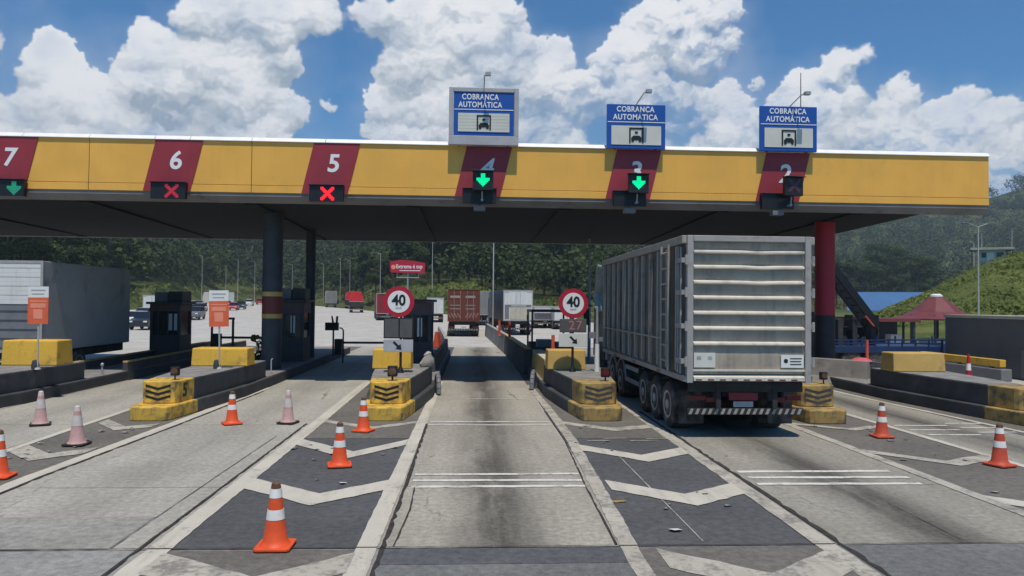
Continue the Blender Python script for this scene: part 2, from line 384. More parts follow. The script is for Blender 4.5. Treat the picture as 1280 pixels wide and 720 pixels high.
def tag(o, label=None, cat=None, group=None, kind=None):
    if label: o['label'] = label
    if cat: o['category'] = cat
    if group: o['group'] = group
    if kind: o['kind'] = kind
    return o
def thing(name, label, cat, loc=(0, 0, 0), rotz=0, group=None):
    o = bpy.data.objects.new(name, None); col.objects.link(o); o.empty_display_size = .2
    o.location = loc; o.rotation_euler = (0, 0, rotz)
    return tag(o, label, cat, group)
KIDS = {}
def copy_tree(o, parent=None):
    c = o.copy(); col.objects.link(c)
    if parent is not None: c.parent = parent
    for ch in [k for k in col.objects if k.parent == o]: copy_tree(ch, c)
    return c
def place(src, loc, label=None, rotz=0, group=None):
    c = copy_tree(src); c.location = loc; c.rotation_euler = (0, 0, rotz)
    tag(c, label, None, group); return c
def text(body, name, size, material, parent=None, loc=(0, 0, 0), depth=.004, bold=0.0, align='CENTER', xs=1.0, spacing=1.0, shear=0.0, rot=(math.pi / 2, 0, 0), line=1.0):
    cu = bpy.data.curves.new(name, 'FONT'); cu.body = body; cu.size = size; cu.extrude = depth; cu.offset = bold
    cu.align_x = align; cu.align_y = 'CENTER'; cu.space_character = spacing; cu.shear = shear; cu.space_line = line
    tmp = bpy.data.objects.new(name, cu); col.objects.link(tmp)
    dg = bpy.context.evaluated_depsgraph_get()
    me = bpy.data.meshes.new_from_object(tmp.evaluated_get(dg))
    bpy.data.objects.remove(tmp); bpy.data.curves.remove(cu)
    me.name = name; me.materials.clear(); me.materials.append(M[material])
    o = bpy.data.objects.new(name, me); col.objects.link(o)
    if parent is not None: o.parent = parent
    o.location = loc; o.rotation_euler = rot; o.scale = (xs, 1, 1)
    return o
def struct(o): o['kind'] = 'structure'; return o
# ------------------------------------------------------------------ terrain
def smooth(t):
    t = np.clip(t, 0, 1); return t * t * (3 - 2 * t)
def base_z(x, y): return np.maximum(0, .012 * (np.asarray(y, float) - 70)) * np.clip(1 - (np.asarray(y, float) - 330) / 900, .2, 1)
RIDGE = [(-60,62,300),(-38,54,320),(-31.8,50,330),(-27.4,45,340),(-23.5,40.5,330),(-20.5,47,360),(-15.6,60,420),(-5.6,66,470),(6.8,74,520),(19,84,640),(26.6,104,780),(32.6,112,860),(36.2,122,900),(38,134,920),(44.5,150,920),(60,170,920),(95,140,900)]
DSTART = [(-95,70),(-60,95),(-38,105),(-31.8,112),(-27.4,128),(-23.5,160),(-19.5,255),(-15.6,285),(-11.5,238),(-8,178),(-5.6,146),(0,126),(6.8,118),(19,120),(25,200),(28,262),(36,270),(60,220),(95,140)]
def interp(tab, a, k=1):
    xs = [r[0] for r in tab]; return np.interp(a, xs, [r[k] for r in tab])
def hill_noise(x, y):
    return (np.sin(x * .011 + 1.3) * np.cos(y * .013 + .4) * 5 + np.sin(x * .031 + y * .022) * 2.4 + np.sin(x * .07 - y * .055 + 2) * 1.0)
def terrain_z(x, y):
    x = np.asarray(x, float); y = np.asarray(y, float)
    az = np.degrees(np.arctan2(x, y)); d = np.hypot(x, y)
    D = interp(RIDGE, az, 2); H = interp(RIDGE, az, 1); d0 = interp(DSTART, az)
    bk = np.interp(az, [-40, -26, -22, -15, -9, -5, 0, 3, 12, 25, 60], [1.5, 2.5, 5, 1.0, 2.0, 5.0, 5.4, 2.5, 1.5, 1.2, 1.2])
    bank = bk * smooth((d - d0) / 17)
    t = np.clip((d - d0 - 26) / (D - d0 - 26), 0, 1); pw = np.interp(az, [-40, -22, 12, 22, 60], [1.15, 1.25, 1.3, 1.9, 1.9])
    rise = (H - bk - 9) * t ** pw * (1 - .15 * t * t + .15)
    fall = np.clip((d - D) / 500, 0, 1) * -25
    n = hill_noise(x, y) * smooth((d - d0 - 20) / 120)
    return base_z(x, y) + bank + rise + fall + n

def sheet_mat(name, body):
    m = bpy.data.materials.new(name); m.use_nodes = True
    t = NT(m.node_tree); b = t.n['Principled BSDF']; tc = t.new('ShaderNodeTexCoord')
    body(t, b, tc.outputs['Object']); return m
def grass_body(t, b, v):
    n = t.noise(v, .08, 6, .65); n2 = t.noise(v, 1.3, 5, .6)
    c = t.mix(t.ramp(n, .35, .65), (.030, .046, .015), (.085, .105, .030))
    c = t.mix(t.ramp(n2, .45, .75, 0, .5), c, (.13, .13, .05))
    t.l.new(c, b.inputs['Base Color']); b.inputs['Roughness'].default_value = .95; b.inputs['Specular IOR Level'].default_value = .15
M['ground'] = sheet_mat('ground_grass', grass_body)

azs = np.radians(np.linspace(-95, 95, 160)); ds = np.concatenate([np.linspace(0, 100, 14)[1:], np.geomspace(106, 1500, 90)])
vs = [(0, 0, -.06)]; fs = []
for d in ds:
    X = d * np.sin(azs); Y = d * np.cos(azs); Z = terrain_z(X, Y) - .06
    vs += list(zip(X.tolist(), Y.tolist(), Z.tolist()))
na = len(azs)
for i in range(na - 1): fs.append((0, 1 + i + 1, 1 + i))
for j in range(len(ds) - 1):
    for i in range(na - 1):
        a = 1 + j * na + i; fs.append((a, a + 1, a + na + 1, a + na))
# behind the camera
k = len(vs); vs += [(-1500, 0, -.06), (1500, 0, -.06), (1500, -300, -.06), (-1500, -300, -.06)]; fs.append((k, k + 3, k + 2, k + 1))
g = MB(); g.v = vs; g.f = fs; g.m = [0] * len(fs)
struct(g.build('ground', 'ground', smooth=True))

# ------------------------------------------------------------------ plaza surfaces
def concrete_body(colr, oil, tint=(.085, .080, .072), joint=5.6, half=1.5, lightness=1.0):
    def f(t, b, v):
        x, y, z = t.sep(v)
        big = t.noise(v, .35, 6, .62); fine = t.noise(v, 38, 4, .6)
        c = t.mix(t.ramp(big, .3, .7), tuple(q * .84 for q in colr), tuple(min(1, q * 1.10) for q in colr))
        # lengthwise scuffing and an oil band down the middle of the lane
        st = t.noise(t.vmath('MULTIPLY', v, (2.6, .10, 1)).outputs[0], 1.0, 6, .62)
        st2 = t.noise(t.vmath('MULTIPLY', v, (1.0, .33, 1)).outputs[0], 1.1, 5, .65, dist=.6)
        xx = t.math('ADD', x, t.math('MULTIPLY', t.math('SUBTRACT', st2, .5), .5))
        gband = t.math('POWER', 2.718, t.math('MULTIPLY', t.math('MULTIPLY', xx, xx), -3.4))
        o = t.math('MULTIPLY', gband, t.ramp(t.math('ADD', t.math('MULTIPLY', st, .6), t.math('MULTIPLY', st2, .5)), .38, .64, .42, 1.0))
        c = t.mix(t.math('MULTIPLY', o, oil), c, tint)
        c = t.mix(t.ramp(st, .50, .72, 0, .42), c, tuple(q * .62 for q in colr))
        track = t.math('POWER', 2.718, t.math('MULTIPLY', t.math('POWER', t.math('SUBTRACT', t.math('ABSOLUTE', x), .92), 2), -22))
        c = t.mix(t.math('MULTIPLY', track, t.ramp(st2, .3, .7, .05, .35)), c, tuple(min(1, q * 1.22) for q in colr))
        sp = t.noise(v, 7, 6, .7)
        c = t.mix(t.ramp(sp, .62, .78, 0, .55), c, tuple(q * .55 for q in colr))
        # sawn joints across the slab
        fr = t.math('ABSOLUTE', t.math('SUBTRACT', t.math('FRACT', t.math('DIVIDE', t.math('ADD', y, 2.74), joint)), .5))
        j = t.ramp(fr, .0018, .0034, 1, 0)
        c = t.mix(t.math('MULTIPLY', j, .75), c, (.05, .048, .045))
        vor = t.new('ShaderNodeTexVoronoi', feature='DISTANCE_TO_EDGE'); t.set(vor.inputs['Vector'], t.vmath('ADD', v, t.vmath('SCALE', t.combine(st2, sp, 0), scale=.8).outputs[0]).outputs[0]); vor.inputs['Scale'].default_value = .32
        cr = t.math('MULTIPLY', t.ramp(vor.outputs['Distance'], .002, .007, 1, 0), t.ramp(big, .5, .6, 0, .6))
        c = t.mix(cr, c, (.07, .065, .06))
        c = t.mix(t.ramp(fine, .35, .75, .0, .35), c, tuple(q * .7 for q in colr))
        dv = t.new('ShaderNodeTexVoronoi'); t.set(dv.inputs['Vector'], v); dv.inputs['Scale'].default_value = 4.2
        dr = t.math('MULTIPLY', t.ramp(dv.outputs['Distance'], .05, .16, 1, 0), t.math('MULTIPLY', t.ramp(sp, .46, .56), t.math('ADD', t.math('MULTIPLY', gband, .75), .12)))
        c = t.mix(dr, c, (.05, .045, .04))
        mo = t.noise(v, 11, 7, .72); c = t.mix(1.0, c, t.mix(t.ramp(mo, .3, .7), (.74, .74, .74), (1.20, 1.20, 1.19)), 'MULTIPLY')
        gr = t.noise(v, 90, 2, .6); c = t.mix(t.ramp(gr, .60, .74, 0, .45), c, (.10, .095, .085))
        t.l.new(c, b.inputs['Base Color']); b.inputs['Roughness'].default_value = .88; b.inputs['Specular IOR Level'].default_value = .3
        bn = t.new('ShaderNodeBump'); bn.inputs['Strength'].default_value = .25; bn.inputs['Distance'].default_value = .01
        t.set(bn.inputs['Height'], fine); t.l.new(bn.outputs[0], b.inputs['Normal'])
    return f
def asphalt_body(colr, amt=1.0, patch=(.16, .15, .13)):
    def f(t, b, v):
        n = t.noise(v, .5, 6, .65); fine = t.noise(v, 55, 4, .65); mid = t.noise(v, 4, 6, .7)
        c = t.mix(t.ramp(n, .3, .7), tuple(q * .85 for q in colr), tuple(q * 1.18 for q in colr))
        c = t.mix(t.ramp(mid, .55, .8, 0, .5 * amt), c, patch)
        c = t.mix(t.ramp(fine, .4, .75, 0, .5), c, tuple(q * 1.5 for q in colr))
        c = t.mix(t.ramp(fine, .5, .25, 0, .4), c, tuple(q * .5 for q in colr))
        mo = t.noise(v, 9, 7, .72); c = t.mix(1.0, c, t.mix(t.ramp(mo, .3, .7), (.74, .74, .74), (1.25, 1.24, 1.22)), 'MULTIPLY')
        sc = t.noise(t.vmath('MULTIPLY', v, (1.2, 5.0, 1)).outputs[0], 1.6, 6, .7); c = t.mix(t.ramp(sc, .60, .78, 0, .5 * amt), c, patch)
        t.l.new(c, b.inputs['Base Color']); b.inputs['Roughness'].default_value = .9; b.inputs['Specular IOR Level'].default_value = .3
        bn = t.new('ShaderNodeBump'); bn.inputs['Strength'].default_value = .4; bn.inputs['Distance'].default_value = .01
        t.set(bn.inputs['Height'], fine); t.l.new(bn.outputs[0], b.inputs['Normal'])
    return f
def paint_body(colr, wear=.5, under=(.17, .16, .145)):
    def f(t, b, v):
        n = t.noise(v, 2.2, 8, .7); m = t.noise(v, 14, 6, .7)
        c = t.mix(t.ramp(t.noise(v, .9, 4), .3, .7), tuple(q * .86 for q in colr), colr)
        sk = t.noise(t.vmath('MULTIPLY', v, (3.2, .35, 1)).outputs[0], 1.3, 6, .65); c = t.mix(t.ramp(sk, .48, .70, 0, .55), c, tuple(q * .58 for q in colr))
        gr = t.noise(v, 45, 3, .65); c = t.mix(t.ramp(gr, .55, .75, 0, .5), c, under)
        w = t.math('ADD', t.math('MULTIPLY', n, .6), t.math('MULTIPLY', m, .4))
        c = t.mix(t.ramp(w, .70 - wear * .22, .78 - wear * .18, 0, .85), c, under)
        t.l.new(c, b.inputs['Base Color']); b.inputs['Roughness'].default_value = .75
    return f
CON = (.350, .328, .283)
M['apron'] = sheet_mat('apron_pavement', asphalt_body((.40, .39, .37), .5, (.31, .30, .285)))
M['front'] = sheet_mat('approach_asphalt', asphalt_body((.235, .235, .225), .5))
M['front_dark'] = sheet_mat('approach_asphalt_dark', asphalt_body((.085, .090, .098), .4, (.12, .12, .12)))
M['front_mid'] = sheet_mat('approach_asphalt_mid', asphalt_body((.135, .138, .140), .4, (.17, .17, .16)))
M['gore'] = sheet_mat('gore_asphalt', asphalt_body((.078, .080, .086), .35, (.14, .13, .12)))
M['gore_brown'] = sheet_mat('gore_asphalt_dusty', asphalt_body((.125, .118, .108), .8, (.19, .17, .145)))
M['lane_main'] = sheet_mat('lane_concrete_oily', concrete_body(CON, 1.0, (.058, .053, .046)))
M['lane_truck'] = sheet_mat('lane_concrete_truck', concrete_body((.295, .278, .240), 1.0, (.052, .049, .044)))
M['lane_side'] = sheet_mat('lane_concrete_light', concrete_body((.365, .350, .312), .36, (.16, .152, .138)))
M['line'] = sheet_mat('road_paint_white', paint_body((.53, .50, .43), .72))
M['line_worn'] = sheet_mat('road_paint_worn', paint_body((.45, .42, .36), 1.05))
M['line_bright'] = sheet_mat('road_paint_bright', paint_body((.66, .65, .61), .95, (.25, .24, .22)))
M['joint_dirt'] = mat('joint_dirt', (.035, .032, .030), .95, .4, 8)

apr = [(-62,-12),(30,-12),(30,40),(26,72),(13,102),(-1,124),(-17,140),(-42,198),(-84,268),(-150,262),(-112,190),(-80,110),(-62,40)]
def draped(poly, z, step=12):
    bm = bmesh.new(); bm.faces.new([bm.verts.new((x, y, 0)) for x, y in poly])
    ys = np.arange(-12, 280, step)
    for yy in ys[1:]:
        bmesh.ops.bisect_plane(bm, geom=bm.verts[:] + bm.edges[:] + bm.faces[:], plane_co=(0, yy, 0), plane_no=(0, 1, 0))
    for v in bm.verts: v.co.z = float(base_z(v.co.x, v.co.y)) + z
    bmesh.ops.triangulate(bm, faces=bm.faces)
    m = MB(); bm.verts.index_update(); m.v = [tuple(v.co) for v in bm.verts]; m.f = [tuple(v.index for v in f.verts) for f in bm.faces]; m.m = [0] * len(m.f); bm.free(); return m
struct(draped(apr, 0.0).build('pavement', 'apron'))

def sheet(name, x0, x1, y0, y1, z, m, cx=0.0):
    b = MB(); b.add([(x0 - cx, y0, 0), (x1 - cx, y0, 0), (x1 - cx, y1, 0), (x0 - cx, y1, 0)], [(0, 1, 2, 3)])
    return struct(b.build(name, m, loc=(cx, 0, z)))
Z1, Z2, Z3 = .005, .010, .015
YJ = 8.46
LANES = {'7': (-16.9, -13.75, 'lane_side'), '6': (-11.78, -8.6, 'lane_side'), '5': (-6.72, -3.6, 'lane_side'), '4': (-1.04, 1.88, 'lane_main'), '3': (4.24, 7.45, 'lane_truck'), '2': (9.75, 12.0, 'lane_truck'), '1': (14.4, 17.6, 'lane_side')}
for k, (a, b, m) in LANES.items():
    sheet('road', a, b, YJ, 46, Z1, m, (a + b) / 2)
sheet('road', -40, 34, -10, YJ - .02, Z1, 'front')
M['rough'] = sheet_mat('rough_patch', asphalt_body((.25, .245, .23), 1.0, (.36, .35, .33)))
sheet('road', -6.45, -4.03, YJ + .03, 9.75, Z2, 'rough', -5.2)
sheet('road', -1.0, 1.9, 7.92, YJ - .03, Z2, 'front_dark'); sheet('road', -1.0, 1.9, -9, 7.9, Z2, 'front_mid')
sheet('road', 4.25, 7.45, -9, YJ - .03, Z2, 'front_mid')
GORES = [(-8.58, -6.74), (-3.58, -1.06), (1.9, 4.22), (7.47, 9.73)]
for i, (a, b) in enumerate(GORES):
    sheet('road', a, b, YJ, 46, Z1, 'gore' if i in (1, 2) else 'gore_brown')
    sheet('road', a, b, -9, YJ - .04, Z2, 'gore_brown')
sheet('road', -13.73, -11.8, YJ, 46, Z1, 'gore_brown'); sheet('road', 12.05, 14.38, YJ, 46, Z1, 'gore_brown')
for (a, b) in GORES[1:3]:
    sheet('road', a + .05, b - .05, 15.2, 24, Z2, 'gore_brown')

def line(name, pts, w, m='line', z=Z3, jag=0.0):
    P = []; step = .16
    for (x0, y0), (x1, y1) in zip(pts, pts[1:]):
        n = max(1, int(math.hypot(x1 - x0, y1 - y0) / step))
        for i in range(n): P.append((x0 + (x1 - x0) * i / n, y0 + (y1 - y0) * i / n))
    P.append(pts[-1]); b = MB(); vs = []; jag *= .55
    for i, (x, y) in enumerate(P):
        a = P[max(0, i - 1)]; c = P[min(len(P) - 1, i + 1)]; dx, dy = c[0] - a[0], c[1] - a[1]; L = math.hypot(dx, dy) or 1
        nx, ny = -dy / L, dx / L
        j1, j2 = (rnd.uniform(-jag, jag), rnd.uniform(-jag, jag)) if name == 'road_marking' else (rnd.uniform(-.12, .05) * w, rnd.uniform(-.6, .05) * w * (rnd.random() < .5))
        vs += [(x + nx * (w / 2 + j1), y + ny * (w / 2 + j1), z), (x - nx * (w / 2 + j2), y - ny * (w / 2 + j2), z)]
    b.add(vs, [(2 * i, 2 * i + 1, 2 * i + 3, 2 * i + 2) for i in range(len(P) - 1)])
    return struct(b.build(name, m))
line('road_marking', [(-1.2, 2), (-1.16, 9), (-1.13, 16), (-1.1, 26)], .24, 'line', jag=.012)
line('road_marking', [(1.78, 2), (1.82, 8), (1.93, 11), (2.06, 15), (2.05, 19), (1.93, 25)], .21, 'line_worn', jag=.02)
line('road_marking', [(-3.42, 2), (-3.46, 9), (-3.5, 17), (-3.58, 26)], .26, 'line', jag=.015)
line('road_marking', [(4.12, 2), (4.16, 9), (4.19, 15), (4.22, 24)], .25, 'line_worn', jag=.02)
line('road_marking', [(7.58, 2), (7.5, 10), (7.46, 17), (7.46, 24)], .22, 'line_worn', jag=.015)
line('road_marking', [(9.78, 2), (9.74, 12), (9.7, 17), (9.6, 22)], .17, 'line', jag=.01)
line('road_marking', [(12.5, 14), (12.3, 17), (12.0, 20.5), (11.85, 24)], .15, 'line', jag=.01)
line('road_marking', [(-6.86, 2), (-6.84, 12), (-6.66, 17), (-6.5, 24)], .24, 'line', jag=.015)
line('road_marking', [(-8.4, 2), (-8.45, 14), (-8.62, 19), (-8.7, 25)], .16, 'line', jag=.01)
line('road_marking', [(-11.9, 8), (-11.85, 20), (-11.78, 26)], .15, 'line', jag=.01)
# dirt-filled joints beside the slabs
line('road_joint', [(-.99, 6), (-.97, 10), (-.98, 13), (-1.0, 17)], .065, 'joint_dirt', z=Z3 + .002, jag=.03)
line('road_joint', [(-.86, 8.5), (-.80, 10), (-.83, 11.2)], .025, 'joint_dirt', z=Z3 + .002, jag=.004)
line('road_joint', [(4.33, 2), (4.36, 9), (4.36, 13), (4.37, 19)], .085, 'joint_dirt', z=Z3 + .002, jag=.03)
line('road_joint', [(-3.66, 2), (-3.68, 10), (-3.70, 14), (-3.72, 17)], .05, 'joint_dirt', z=Z3 + .002, jag=.04)
line('road_joint', [(-4.0, 8.5), (-4.0, 12), (-3.99, 15.5)], .014, 'joint_dirt', z=Z3 + .002, jag=.004)
line('road_joint', [(-6.69, 2), (-6.68, 12), (-6.5, 17), (-6.36, 23)], .05, 'joint_dirt', z=Z3 + .002, jag=.012)
line('road_joint', [(1.70, 8.5), (1.76, 11), (1.92, 15), (1.9, 19)], .03, 'joint_dirt', z=Z3 + .002, jag=.025)
line('road_joint', [(5.9, 8.6), (5.92, 10.2)], .016, 'joint_dirt', z=Z3 + .002, jag=.006)
line('road_joint', [(-20, YJ), (-6, YJ + .02), (0, YJ + .0), (8, YJ - .02), (20, YJ)], .022, 'joint_dirt', z=Z3 + .006, jag=.008)
line('road_joint', [(2.75, 8.6), (2.72, 13.6)], .02, 'line_worn', z=Z3 - .002, jag=.006)

def chevron(a, xm, b, yl, yv, yr, t, m='line', z=Z3 + .002):
    ja = lambda: rnd.uniform(-.02, .02)
    top = []; bot = []
    for (x0, y0), (x1, y1) in (((a, yl), (xm, yv)), ((xm, yv), (b, yr))):
        for i in range(7):
            q = i / 7; top.append((x0 + (x1 - x0) * q, y0 + (y1 - y0) * q + ja())); bot.append((top[-1][0], top[-1][1] - t + ja()))
    top.append((b, yr)); bot.append((b, yr - t)); n = len(top)
    v = [(x, y, z) for x, y in top] + [(x, y, z) for x, y in bot]
    o = MB().add(v, [(i + n, i + n + 1, i + 1, i) for i in range(n - 1)]).build('road_marking', m); return struct(o)
for (a, xm, b, rows) in ((-3.36, -2.17, -1.26, [(17.5, 16.6, 17.35, .34, 'line_worn'), (15.07, 13.85, 15.06, .58, 'line'), (11.78, 10.85, 11.65, .62, 'line'), (8.36, 7.6, 8.3, .62, 'line_worn'), (5.1, 4.3, 5.0, .6, 'line')]),
                         (2.12, 3.15, 4.08, [(17.35, 16.45, 16.85, .42, 'line_worn'), (14.5, 13.5, 14.2, .58, 'line'), (11.6, 10.72, 11.36, .62, 'line'), (8.36, 7.55, 8.25, .62, 'line_worn'), (5.1, 4.3, 5.0, .6, 'line')]),
                         (7.56, 8.6, 9.68, [(17.2, 16.4, 16.9, .3, 'line_worn'), (14.05, 12.95, 13.5, .42, 'line_worn'), (10.6, 9.7, 10.2, .5, 'line')]),
                         (-8.36, -7.56, -6.96, [(17.56, 16.6, 17.0, .5, 'line_worn'), (14.5, 13.7, 14.3, .62, 'line_worn'), (11.4, 10.6, 11.3, .6, 'line')])):
    for (yl, yv, yr, t, m) in rows: chevron(a, xm, b, yl, yv, yr, t, m)
# rumble bars across the lanes
def bars(x0, x1, ys, t, m='line_bright'):
    for y in ys: line('road_marking', [(x0 + rnd.uniform(0, .05), y), (x1 - rnd.uniform(0, .1), y + rnd.uniform(-.03, .03))], t, m, z=Z2 + .003, jag=.02)
bars(-.93, 1.85, (11.22, 11.62, 12.02), .12); bars(-.98, 1.9, (16.85, 17.32), .10); bars(-.98, 1.6, (21.4,), .06)
bars(4.45, 7.2, (11.32, 11.74, 12.15), .13)
bars(9.9, 11.2, (15.6, 16.2, 16.8), .10); bars(11.3, 12.3, (15.9, 16.5, 17.1), .10)
# faded arrow scrapes and worn yellow marks on the right-hand gore
for (x, y, w) in ((2.62, 14.9, .5), (3.0, 15.15, .5), (3.55, 14.9, .6), (3.85, 15.1, .45)):
    line('road_marking', [(x - w / 2, y), (x + w / 2, y + .04)], .05, 'line_worn', z=Z3 + .001, jag=.02)
line('road_marking', [(2.02, 10.3), (2.2, 10.36)], .10, 'yellow_dirty', z=Z3 + .004, jag=.03)
for i in range(64):
    a, b = rnd.choice(GORES); x = rnd.uniform(a + .2, b - .2); y = rnd.uniform(9, 17); s = rnd.uniform(.02, .07)
    v = [(x + s * rnd.uniform(.6, 1.6) * math.cos(q), y + s * rnd.uniform(.6, 1.3) * math.sin(q), Z3 + .004 + .02 * (q > 3)) for q in (0, 1.1, 2.2, 3.4, 4.3, 5.3)]
    if i == 0: LIT = MB()
    LIT.add(v, [(0, 1, 2, 3, 4, 5)])
tag(LIT.build('litter', 'litter'), 'scraps of white litter scattered over the dark painted gores', 'litter', kind='stuff')

# ------------------------------------------------------------------ toll canopy
FY = 24.1
XL, XR = -30.0, 17.55
can = thing('toll_canopy', 'long toll plaza canopy with yellow fascia and dark underside over the lanes', 'toll canopy', (0, FY, 0))
f = MB(); edges = [XL, -24.6, -20, -16.2, -14.3, -12.25, -10.2, -9.1, -7.15, -4.8]
seams = [x for x in edges] + [-2.2, .4, 3.0, 5.6, 8.2, 10.8, 13.4, XR]
for a, b in zip(edges, edges[1:]):
    f.box(a + .008, b - .008, 0, .18, 6.52, 7.92); f.box(a + .008, b - .008, -.012, .18, 6.27, 6.505)
a, b = edges[-1] + .008, XR
f.box(a, b, 0, .18, 6.52, 7.92); f.box(a, b, -.012, .18, 6.27, 6.505)
f.build('fascia', 'yellow_fascia', can, .008)
MB().box(XL + .01, XR - .01, .012, .17, 6.28, 7.91).build('fascia_backing', 'black', can)
cp = MB()
CPR = [(-.06, 7.925), (-.06, 7.945), (.06, 8.075), (.30, 8.10), (.30, 7.925)]
for a, b in zip(edges, edges[1:]): cp.extr_x(CPR, a + .006, b - .006)
cp.extr_x(CPR, edges[-1] + .006, XR + .02); cp.build('coping', 'white_paint', can, .012)
MB().extr_x([(.02, 6.265), (.02, 6.16), (.25, 5.98), (.4, 5.98), (.4, 6.265)], XL, XR - .02).build('fascia_skirt', 'skirt', can)
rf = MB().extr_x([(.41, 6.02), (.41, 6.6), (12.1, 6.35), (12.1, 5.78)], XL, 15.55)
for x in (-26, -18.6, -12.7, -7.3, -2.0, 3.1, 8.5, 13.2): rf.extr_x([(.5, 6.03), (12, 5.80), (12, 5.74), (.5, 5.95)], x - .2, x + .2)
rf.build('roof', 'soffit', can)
MB().box(XL, 15.55, 12.105, 12.22, 5.74, 5.80).build('rear_gutter', 'sign_grey', can)
def column(x, y, r, m, bands):
    c = MB().tube((x, y, .3), (x, y, 5.95), r, r, 28).build('column', m, can, smooth=True)
    if bands:
        MB().tube((x, y, 2.32), (x, y, 2.95), r + .004, r + .004, 28).build('band', 'band_red', c, smooth=True)
        MB().tube((x, y, 2.951), (x, y, 3.11), r + .006, r + .006, 28).build('band', 'band_yellow', c, smooth=True)
        MB().tube((x, y, 2.16), (x, y, 2.319), r + .006, r + .006, 28).build('band', 'band_yellow', c, smooth=True)
column(-7.2, 27 - FY, .35, 'dark_steel', True); column(-7.02, 32.4 - FY, .21, 'dark_steel', False)
column(13.24, 27 - FY, .36, 'column_red', False)
MB().tube((13.24, 27 - FY, .3), (13.24, 27 - FY, 2.45), .367, .367, 28).build('column_guard', 'column_dark', can, smooth=True); column(13.3, 33 - FY, .22, 'dark_steel', False)
column(-17.6, 27 - FY, .35, 'dark_steel', True)
for num, cx, bx in (('7', -14.75, -15.35), ('6', -9.62, -9.62), ('5', -4.62, -4.62), ('4', .33, .33), ('3', 5.3, 5.3), ('2', 10.36, 10.36)):
    # leaning maroon panel: lower edge sits further left than the upper one
    w = .74; ln = .19
    p = MB().extr_y([(cx - w - ln, 6.275), (cx + w - ln, 6.275), (cx + w + ln, 7.915), (cx - w + ln, 7.915)], -.03, -.014).build('number_panel', 'maroon', can)
    text(num, 'number', .80 if num in '765' else .86, 'text_white', p, (cx + .05 + (.02 if num != '7' else .0), -.036, 7.24 if num in '765' else 7.18), .004, .018, shear=.12 if num != '4' else .25)

# ------------------------------------------------------------------ lane signboards on the canopy edge
def signboard(cx, w, z0, z1, y, label, frame, arm):
    s = thing('lane_signboard', label, 'sign', (cx, y, z0), 0, 'blue signboards standing on the canopy edge')
    H = z1 - z0; hw = w / 2
    if frame:
        m = MB(); m.box(-hw, hw, .0, .16, 0, .30); m.box(-hw, -hw + .14, .0, .16, .302, H); m.box(hw - .14, hw, .0, .16, .302, H); m.box(-hw + .142, hw - .142, .0, .16, H - .14, H)
        m.build('frame', 'sign_grey', s, .012)
        a, b, c, d = -hw + .15, hw - .15, .305, H - .145
    else:
        a, b, c, d = -hw, hw, 0, H
    MB().box(a, b, .03, .13, c, d).build('panel', 'sign_blue', s, .008)
    w2 = b - a; h2 = d - c; zl = c + h2 * .59
    MB().box(a + .02, b - .02, .018, .029, zl, zl + .025).build('divider', 'text_white', s)
    for k, word in enumerate(('COBRANÇA', 'AUTOMÁTICA')):
        text(word, 'lettering', .25 if not frame else .25, 'text_white', s, ((a + b) / 2 - (.03 if not frame else .12), .022, c + h2 * (.885 - .178 * k)), .004, .006, xs=.84 if not frame else .80, spacing=1.12)
    x0, x1, q0, q1 = a + w2 * .075, b - w2 * .075, c + h2 * .085, c + h2 * .515
    if frame:
        m = MB(); n = 6
        for i in range(n): m.box(x0, x1, .008, .028, q0 + (q1 - q0) * i / n + .006, q0 + (q1 - q0) * (i + 1) / n)
        m.build('white_slats', 'sign_cream', s)
    else: MB().box(x0, x1, .012, .028, q0, q1).build('white_panel', 'sign_cream', s)
    px, pz = (x0 + x1) / 2, (q0 + q1) / 2; hh = (q1 - q0) * .40; u = hh * .95
    m = MB(); m.box(px - u, px + u, -.004, .006, pz + hh - .05, pz + hh); m.box(px - u, px - u + .05, -.004, .006, pz - hh, pz + hh - .051); m.box(px + u - .05, px + u, -.004, .006, pz - hh, pz + hh - .051)
    m.extr_y([(px - .17, pz - hh * .62), (px + .17, pz - hh * .62), (px + .17, pz - hh * .35), (px + .10, pz - hh * .05), (px - .10, pz - hh * .05), (px - .17, pz - hh * .35)], -.004, .006)
    m.box(px - .16, px - .08, -.004, .006, pz - hh * .85, pz - hh * .62); m.box(px + .08, px + .16, -.004, .006, pz - hh * .85, pz - hh * .62)
    m.box(px - .05, px + .05, -.004, .006, pz + hh * .25, pz + hh * .5)
    m.build('pictogram', 'text_black', s)
    m = MB(); x, dx = arm
    m.tube((x, .08, H), (x + dx, -.25, H + .30), .018); m.tube((x + dx, -.25, H + .30), (x + dx + .10, -.42, H + .33), .018); m.box(x + dx + .02, x + dx + .20, -.55, -.40, H + .25, H + .35)
    m.build('floodlight_arm', 'steel_pole', s)
    m = MB()
    for sx in (-.7, .7): m.box(sx * hw - .03, sx * hw + .03, .165, FY + .35 - y, .05, .12); m.box(sx * hw - .03, sx * hw + .03, .132 if not frame else .165, .24, .0, min(1.2, H * .8))
    m.build('bracket', 'dark_steel', s)
    return s
signboard(.32, 2.26, 7.90, 9.77, FY - .34, 'blue toll collection signboard in a pale grey metal frame above lane 4', True, (.0, .0))
signboard(5.33, 1.94, 7.90, 9.36, FY - .30, 'unframed blue toll collection signboard above lane 3, between the other two signboards', False, (.0, .18))
signboard(10.45, 1.93, 7.92, 9.42, FY - .30, 'unframed blue toll collection signboard above lane 2, nearest the canopy end', False, (.05, .24))
an = MB().tube((0, 0, 0), (0, 0, 2.95), .022, .014, 8).tube((0, 0, -.0), (0, 0, .25), .05, .05, 8).build('antenna_mast', 'dark_steel', loc=(11.28, 24.75, 7.9))
tag(an, 'thin dark antenna mast rising behind the lane 2 signboard', 'antenna')

